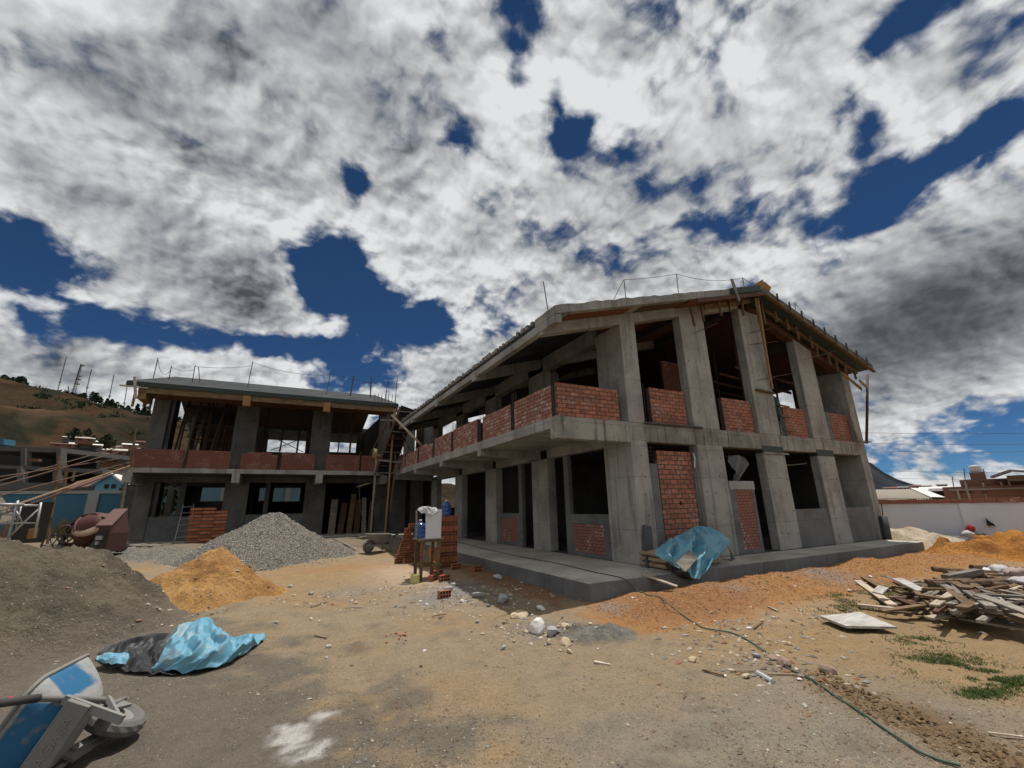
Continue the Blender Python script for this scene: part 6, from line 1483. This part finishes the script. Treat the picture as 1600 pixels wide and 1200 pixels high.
p = gp(650, 912, 0); CN = thing('paint_can', 'small tin with a yellowish label at the foot of the water stand', 'can', tuple(p))
MB().lathe([(0.10, 0), (0.105, .01), (0.105, .17), (0.11, .18), (0.10, .185)], 18, (p.x, p.y+0.1, p.z)).build('body', 'can label', CN, smooth=False)

# ------------------------------------------------------------------ water stand
g0 = gz(-4.05, 3.2)
WS = thing('water_stand', 'rough timber stand with a white side board holding water bottles', 'stand', (-4.05, 3.2, g0))
X0, X1, Y0, Y1 = -4.30, -3.88, 2.82, 3.30
for (x, y) in ((X0, Y0), (X1, Y0), (X0, Y1), (X1, Y1)): MB().bar((x+rnd(-.02, .02), y, gz(x, y)-0.02), (x, y, 0.62), 0.065, 0.065, (0, 1, 0)).build('leg', 'timber', WS)
for z in (0.02, 0.58):
    for (p_, q_) in (((X0-.08, Y0), (X1+.08, Y0)), ((X0-.08, Y1), (X1+.08, Y1)), ((X0, Y0-.06), (X0, Y1+.06)), ((X1, Y0-.06), (X1, Y1+.06))): MB().bar((*p_, z+rnd(-.02, .02)), (*q_, z+rnd(-.02, .02)), 0.04, 0.05).build('rail', 'timber', WS)
BX(X0-.08, X1+.08, Y0-.06, Y1+.06, 0.61, 0.64).build('shelf', 'timber grey', WS)
MB().hexa([(-4.22, 2.78, 0.62), (-3.84, 2.80, 0.62), (-3.84, 2.83, 0.62), (-4.22, 2.81, 0.62)], [(-4.24, 2.78, 1.30), (-3.83, 2.80, 1.32), (-3.83, 2.83, 1.32), (-4.24, 2.81, 1.30)]).build('side_board', 'white board', WS)
MB().bar((-4.40, 2.95, 0.62), (-4.43, 2.95, 1.30), 0.035, 0.035, (0, 1, 0)).build('post', 'timber grey', WS)
MB().bar((-4.43, 2.95, 1.30), (-4.20, 2.85, 1.31), 0.03, 0.03).build('rail', 'timber grey', WS)
def bottle(c, lab, r=0.135, h=0.44):
    o = thing('water_bottle', lab, 'bottle', c)
    MB().lathe([(r*0.9, 0), (r, .02), (r, h*.22), (r*.95, h*.25), (r, h*.28), (r, h*.48), (r*.95, h*.51), (r, h*.54), (r, h*.70), (r*.8, h*.80), (r*.3, h*.86), (r*.27, h*.93)], 24, c).build('body', 'bottle blue', o, smooth=True)
    MB().lathe([(r*.30, h*.93), (r*.30, h*.99), (r*.2, h)], 14, c).build('cap', 'white board', o)
bottle((-4.30, 3.02, 0.64), 'dark blue water bottle inside the stand beside the white board')
bottle((-3.17, 4.40, gz(-3.1, 4.4)+1.372), 'blue water bottle on top of the tall hollow brick stack')
rows = [[V3((-4.42, 2.95, 1.31)), V3((-4.30, 2.86, 1.37)), V3((-4.18, 2.84, 1.38)), V3((-4.02, 2.86, 1.34)), V3((-3.92, 2.86, 1.30))], [V3((-4.40, 2.84, 1.28)), V3((-4.28, 2.78, 1.34)), V3((-4.16, 2.76, 1.35)), V3((-4.02, 2.77, 1.33)), V3((-3.94, 2.78, 1.28))], [V3((-4.36, 2.77, 1.22)), V3((-4.26, 2.74, 1.22)), V3((-4.14, 2.73, 1.14)), V3((-4.08, 2.74, 1.20)), V3((-3.98, 2.75, 1.26))]]
vs, fs = sheet('t', rows, 'cloth grey', 0.05, 26, 30, 7.0, seed=2)
tag(MB().add(vs, fs).build('cloth', 'cloth grey', smooth=True), 'grey white rag thrown over the top of the water stand', 'cloth')

# ------------------------------------------------------------------ wheelbarrows
def barrow(name, label, tray_mat, text=False):
    o = thing(name, label, 'wheelbarrow', (0, 0, 0))
    L = lambda mb, nm, mat, sm=False, bv=0.0: mb.build(nm, mat, o, bv, sm, local=True)
    def ring(cx, hx, hy, r, z0, z1, n=6):
        out = []
        for (sx, sy, a0) in ((1, 1, 0), (-1, 1, 90), (-1, -1, 180), (1, -1, 270)):
            for k in range(n+1):
                a = math.radians(a0+90*k/n); x = cx+sx*(hx-r)+r*math.cos(a); out.append(Vector((x, sy*(hy-r)+r*math.sin(a), z0+(z1-z0)*(x-cx+hx)/(2*hx))))
        return out
    rings = []
    for k in range(9):
        t_ = k/8; e = t_**0.8
        rings.append(ring(.33+.07*e, .19+.21*e, .19+.15*e, .09+.05*e, .30+.285*t_**1.25, .285+.335*t_**1.25))
    N0 = len(rings[0]); tr = MB().add([v for rg in rings for v in rg], [(k*N0+q, k*N0+(q+1) % N0, (k+1)*N0+(q+1) % N0, (k+1)*N0+q) for k in range(8) for q in range(N0)]+[tuple(reversed(range(N0)))])
    t_ = L(tr, 'tray', tray_mat, True); so_ = t_.modifiers.new('thickness', 'SOLIDIFY'); so_.thickness = 0.008; so_.offset = -1
    path = rings[-1]
    MB().tube(path+[path[0]], 0.014, 8).build('rim', 'dusty metal', o, smooth=True, local=True)
    for s_ in (-1, 1):
        L(MB().tube([(-.70, s_*.30, .66), (-.30, s_*.30, .60), (-.02, s_*.28, .50), (.18, s_*.26, .36), (.42, s_*.21, .262), (.64, s_*.13, .235), (.90, s_*.09, .24)], .020, 8), 'frame_tube', 'dusty metal', True)
        g_ = MB().tube([(-.78, s_*.305, .67), (-.30, s_*.30, .603)], .027, 8); gp_ = L(g_, 'grip', 'rubber', True)
        MB().tube([(-.22, s_*.296, .578), (-.19, s_*.294, .568)], .024, 8).build('tape', 'red tape', gp_, local=True)
        L(MB().tube([(-.30, s_*.30, .603), (-.02, s_*.28, .502)], .0245, 8), 'grip_sleeve', 'rubber', True)
        L(MB().bar((.10, s_*.27, .40), (.02, s_*.29, .0), .05, .03, (1, 0, 0)), 'leg', 'dusty metal')
        L(MB().bar((.02, s_*.29, .02), (.45, s_*.22, .25), .03, .025), 'leg_brace', 'dusty metal')
        L(MB().bar((.44, s_*.15, .25), (.80, s_*.10, .19), .02, .09, (0, 0, 1)), 'axle_bracket', 'dusty metal')
        L(MB().bar((.50, s_*.13, .27), (.78, s_*.085, .20), .03, .05, (0, 0, 1)), 'axle_strut', 'dusty metal')
    ch = L(MB().box(.02, .06, -.30, .30, .22, .35).box(.02, .10, -.30, .30, .345, .36), 'cross_channel', 'dusty metal', bv=0.004)
    if text:
        cu = bpy.data.curves.new('lettering', 'FONT'); cu.body = 'SIP VAGASA'; cu.size = 0.085; cu.extrude = 0.003; cu.align_x = 'CENTER'; cu.align_y = 'CENTER'
        tmp = bpy.data.objects.new('lettering', cu); COL.objects.link(tmp); dg = bpy.context.evaluated_depsgraph_get(); me = bpy.data.meshes.new_from_object(tmp.evaluated_get(dg)); bpy.data.objects.remove(tmp)
        me.materials.clear(); me.materials.append(MATS['dusty metal']); lt = bpy.data.objects.new('lettering', me); COL.objects.link(lt); lt.parent = ch
        lt.matrix_local = Matrix(((0, 0, -1, .018), (-1, 0, 0, 0), (0, 1, 0, .285), (0, 0, 0, 1)))
    ty = MB(); R_, r_ = .165, .058; N_, n_ = 28, 10; vs = []
    for i in range(N_):
        for k in range(n_):
            a, b = 2*math.pi*i/N_, 2*math.pi*k/n_; rr_ = R_+r_*math.cos(b)*(1.05 if (i+k) % 2 else 0.97); vs.append((0.78+rr_*math.cos(a), 1.0*r_*math.sin(b), .20+rr_*math.sin(a)))
    ty.add(vs, [(i*n_+k, ((i+1) % N_)*n_+k, ((i+1) % N_)*n_+(k+1) % n_, i*n_+(k+1) % n_) for i in range(N_) for k in range(n_)])
    w = L(ty, 'tyre', 'rubber dusty')
    MB().lathe([(.12, -.03), (.125, -.035), (.05, -.02), (.045, -.05), (.045, .05), (.05, .02), (.125, .035), (.12, .03)], 22, (0.78, 0, .20), 'Y').build('rim_disc', 'dusty metal', w, local=True)
    L(MB().tube([(0.78, -.11, .20), (0.78, .11, .20)], .014, 8), 'axle', 'steel dark')
    return o
wbw = barrow('wheelbarrow', 'blue and grey metal wheelbarrow tipped on its side in the left foreground', 'barrow paint', True)
Xs = Vector((0.13, 0.985, -0.06)).normalized(); Zs = Vector((-0.906, 0.10, 0.42)); Zs = (Zs-Xs*Zs.dot(Xs)).normalized(); Ys = Zs.cross(Xs)
tgt = Vector((-8.61, -2.83, 0.30)); loc = tgt-(Xs*0.80+Ys*(-0.33)+Zs*0.62)
place(wbw, loc, Xs, Ys, Zs)
wb2 = barrow('wheelbarrow', 'small dark wheelbarrow standing at the right foot of the gravel heap', 'dusty metal')
a = math.radians(200); place(wb2, Vector((-3.75, 9.3, gz(-4, 9.2)+0.02)), Vector((math.cos(a), math.sin(a), 0)), Vector((-math.sin(a), math.cos(a), 0)), Vector((0, 0, 1)))

# ------------------------------------------------------------------ concrete mixer
gm = 0.16; mc = at_d(20, 140, 850); mc.z = gm
MX = thing('concrete_mixer', 'old red concrete mixer with tilted drum standing behind the sand heap', 'mixer', tuple(mc))
rx_ = Vector((RT.x, RT.y, 0)).normalized(); ry_ = Vector((-rx_.y, rx_.x, 0))
fm = lambda a, b, z: mc+rx_*a+ry_*b+Vector((0, 0, z))
def mxf(mb): m_ = Matrix.Identity(4); 
XF = Matrix.Identity(4)
for i in range(3): XF[i][0], XF[i][1], XF[i][2], XF[i][3] = rx_[i], ry_[i], (0, 0, 1)[i], mc[i]
dr = MB().lathe([(0.05, -.55), (.30, -.52), (.46, -.30), (.50, -.05), (.46, .18), (.30, .42), (.26, .50)], 26)
tl = Matrix.Rotation(math.radians(62), 4, 'Y') @ Matrix.Rotation(0.25, 4, 'X')
def xb(mb, name, mat, m_=Matrix.Identity(4), parent=MX, smooth=False, bevel=0): return mb.build(name, mat, parent, bevel, smooth, xf=XF @ m_)
drum = xb(dr, 'drum', 'mixer red', Matrix.Translation((0.05, 0, .78)) @ tl, smooth=True)
xb(MB().lathe([(.505, -.10), (.535, -.09), (.535, -.03), (.505, -.02)], 26), 'drum_band', 'mixer red', Matrix.Translation((0.05, 0, .78)) @ tl, smooth=False)
sd_ = MB().lathe([(.02, .05), (.34, .06), (.40, .0), (.36, -.05), (.02, -.06)], 22)
xb(sd_, 'drum_lid', 'mixer dust', Matrix.Translation((0.16, -0.30, .86)) @ Matrix.Rotation(0.9, 4, 'X') @ Matrix.Scale(1.25, 4, (1, 0, 0)), smooth=True)
yk = [(-.70, -.1, .66), (-.55, -.12, .95), (-.25, -.12, 1.18), (.15, -.12, 1.22), (.42, -.12, 1.10), (.50, -.1, 1.0)]
for p_, q_ in zip(yk, yk[1:]): xb(MB().bar(p_, q_, .22, .06), 'yoke', 'mixer red')
xb(MB().hexa([(.48, -.42, .06), (.95, -.42, .06), (.95, .30, .06), (.48, .30, .06)], [(.48, -.42, .62), (.95, -.42, .62), (.95, .30, .62), (.48, .30, .62)]), 'engine_housing', 'rust red', bevel=0.01)
xb(MB().hexa([(.46, -.45, .84), (.98, -.45, .84), (.82, .20, 1.34), (.36, .20, 1.34)], [(.46, -.45, .88), (.98, -.45, .88), (.82, .20, 1.38), (.36, .20, 1.38)]), 'housing_lid', 'mixer pink', bevel=0.006)
xb(MB().hexa([(.48, -.42, .62), (.95, -.42, .62), (.95, .30, .62), (.48, .30, .62)], [(.48, -.42, .84), (.95, -.42, .84), (.82, .18, 1.32), (.38, .18, 1.32)]), 'hood', 'rust red')
xb(MB().box(.55, .88, -.434, -.425, .20, .74), 'engine_recess', 'far dark')
xb(MB().box(.60, .80, -.50, -.44, .44, .56).box(.64, .72, -.52, -.44, .30, .40), 'engine', 'steel grey')
xb(MB().box(.48, .95, -.45, -.42, .08, .16), 'bumper', 'mixer dust')
for (x, z) in ((-.95, .30), (-.60, .62)):
    n_ = MB(); R_ = .33 if x < -.9 else .26; pts = [(x+R_*math.cos(k*math.pi/12), -.25, z+R_*math.sin(k*math.pi/12)) for k in range(25)]; n_.tube(pts, .028, 6)
    for k in range(3): n_.tube([(x-R_*math.cos(k*1.05), -.25, z-R_*math.sin(k*1.05)), (x+R_*math.cos(k*1.05), -.25, z+R_*math.sin(k*1.05))], .02, 5)
    xb(n_, 'hand_wheel', 'steel dark', smooth=True)
xb(MB().bar((-.85, 0, .30), (.60, 0, .25), .12, .10), 'chassis', 'rust red'); xb(MB().bar((-.75, -.2, .30), (-.70, -.1, .70), .08, .10, (0, 1, 0)), 'yoke_support', 'rust red')
for (x, y) in ((.75, .3), (.62, -.38), (-.6, .25)): xb(MB().lathe([(.10, -.05), (.21, -.06), (.21, .06), (.10, .05)], 18, (x, y, .21), 'Y'), 'wheel', 'rubber')
# ------------------------------------------------------------------ scaffold frame, ladder, boards by the smaller building
SC = thing('scaffold_frame', 'grey steel scaffold frame at the left edge behind the sand heap', 'scaffold', tuple(at_d(17, 40, 845)))
for (px, py, qx, qy, r, d_) in ((28, 782, 12, 845, .03, 17), (0, 789, 62, 790, .028, 17), (-20, 788, 38, 789, .04, 16.8), (64, 785, 54, 840, .03, 17), (60, 795, 17, 836, .025, 17), (0, 803, 30, 805, .025, 17), (0, 818, 56, 817, .022, 17), (33, 791, 24, 830, .02, 17.3), (24, 796, 36, 818, .018, 17.2), (4, 792, 0, 812, .02, 17), (12, 791, 10, 802, .02, 17)):
    MB().tube([at_d(d_, px, py), at_d(d_, qx, qy)], r, 6).build('tube', 'steel grey', SC, smooth=True)
facebox(None, 'dark_panel', 'far dark', 18.5, 14, 785, 68, 850, 0.1); o = bpy.data.objects['dark_panel']; tag(o, 'dark rusty sheet panel standing behind the scaffold frame', 'panel')
o = facebox(None, 'plywood_box', 'yellow ply', 17.5, 41, 827, 57, 842, 0.3); tag(o, 'small yellow plywood box beside the scaffold frame', 'box')
LD = thing('ladder', 'thin grey steel ladder leaning on the smaller building beside the brick stack', 'ladder', (-12.2, 18.2, 0))
a0, a1, b0_, b1_ = at_v(17.6, 273, 845), at_v(18.5, 287, 788), at_v(17.6, 296, 842), at_v(18.5, 303, 787)
for (p_, q_) in ((a0, a1), (b0_, b1_)): MB().tube([p_, q_], .025, 6).build('rail', 'steel grey', LD)
for k in range(6): MB().tube([a0.lerp(a1, (k+.5)/6), b0_.lerp(b1_, (k+.5)/6)], .018, 6).build('rung', 'steel grey', LD)
for k, (px, py, qx, qy, lab) in enumerate(((200, 862, 240, 849, 'leftmost of the pale boards lying before the smaller building'), (215, 862, 252, 850, 'second pale board lying before the smaller building'), (228, 862, 275, 849, 'third pale board lying before the smaller building, nearest the brick stack'))):
    p, q = at_z(0.05, px, py), at_z(0.06, qx, qy); q = p+(q-p).normalized()*min(3.5, (q-p).length)
    for v in (p, q): v.z = top_z(v.x, v.y)+0.05
    tag(MB().bar(p, q, .16, .03).build('lying_board', 'timber pale'), lab, 'board')
for k in range(3):
    rp = [gp(455+k*3+(90+k*3)*f_, 816+k*2+(36+k)*f_, .03) for f_ in (0, .25, .5, .75, 1)]
    tag(MB().tube(rp, .02, 6).build('steel_rod', 'steel grey', smooth=True), 'long grey steel rod lying down the right flank of the gravel heap', 'rod', 'steel rods on the gravel heap')
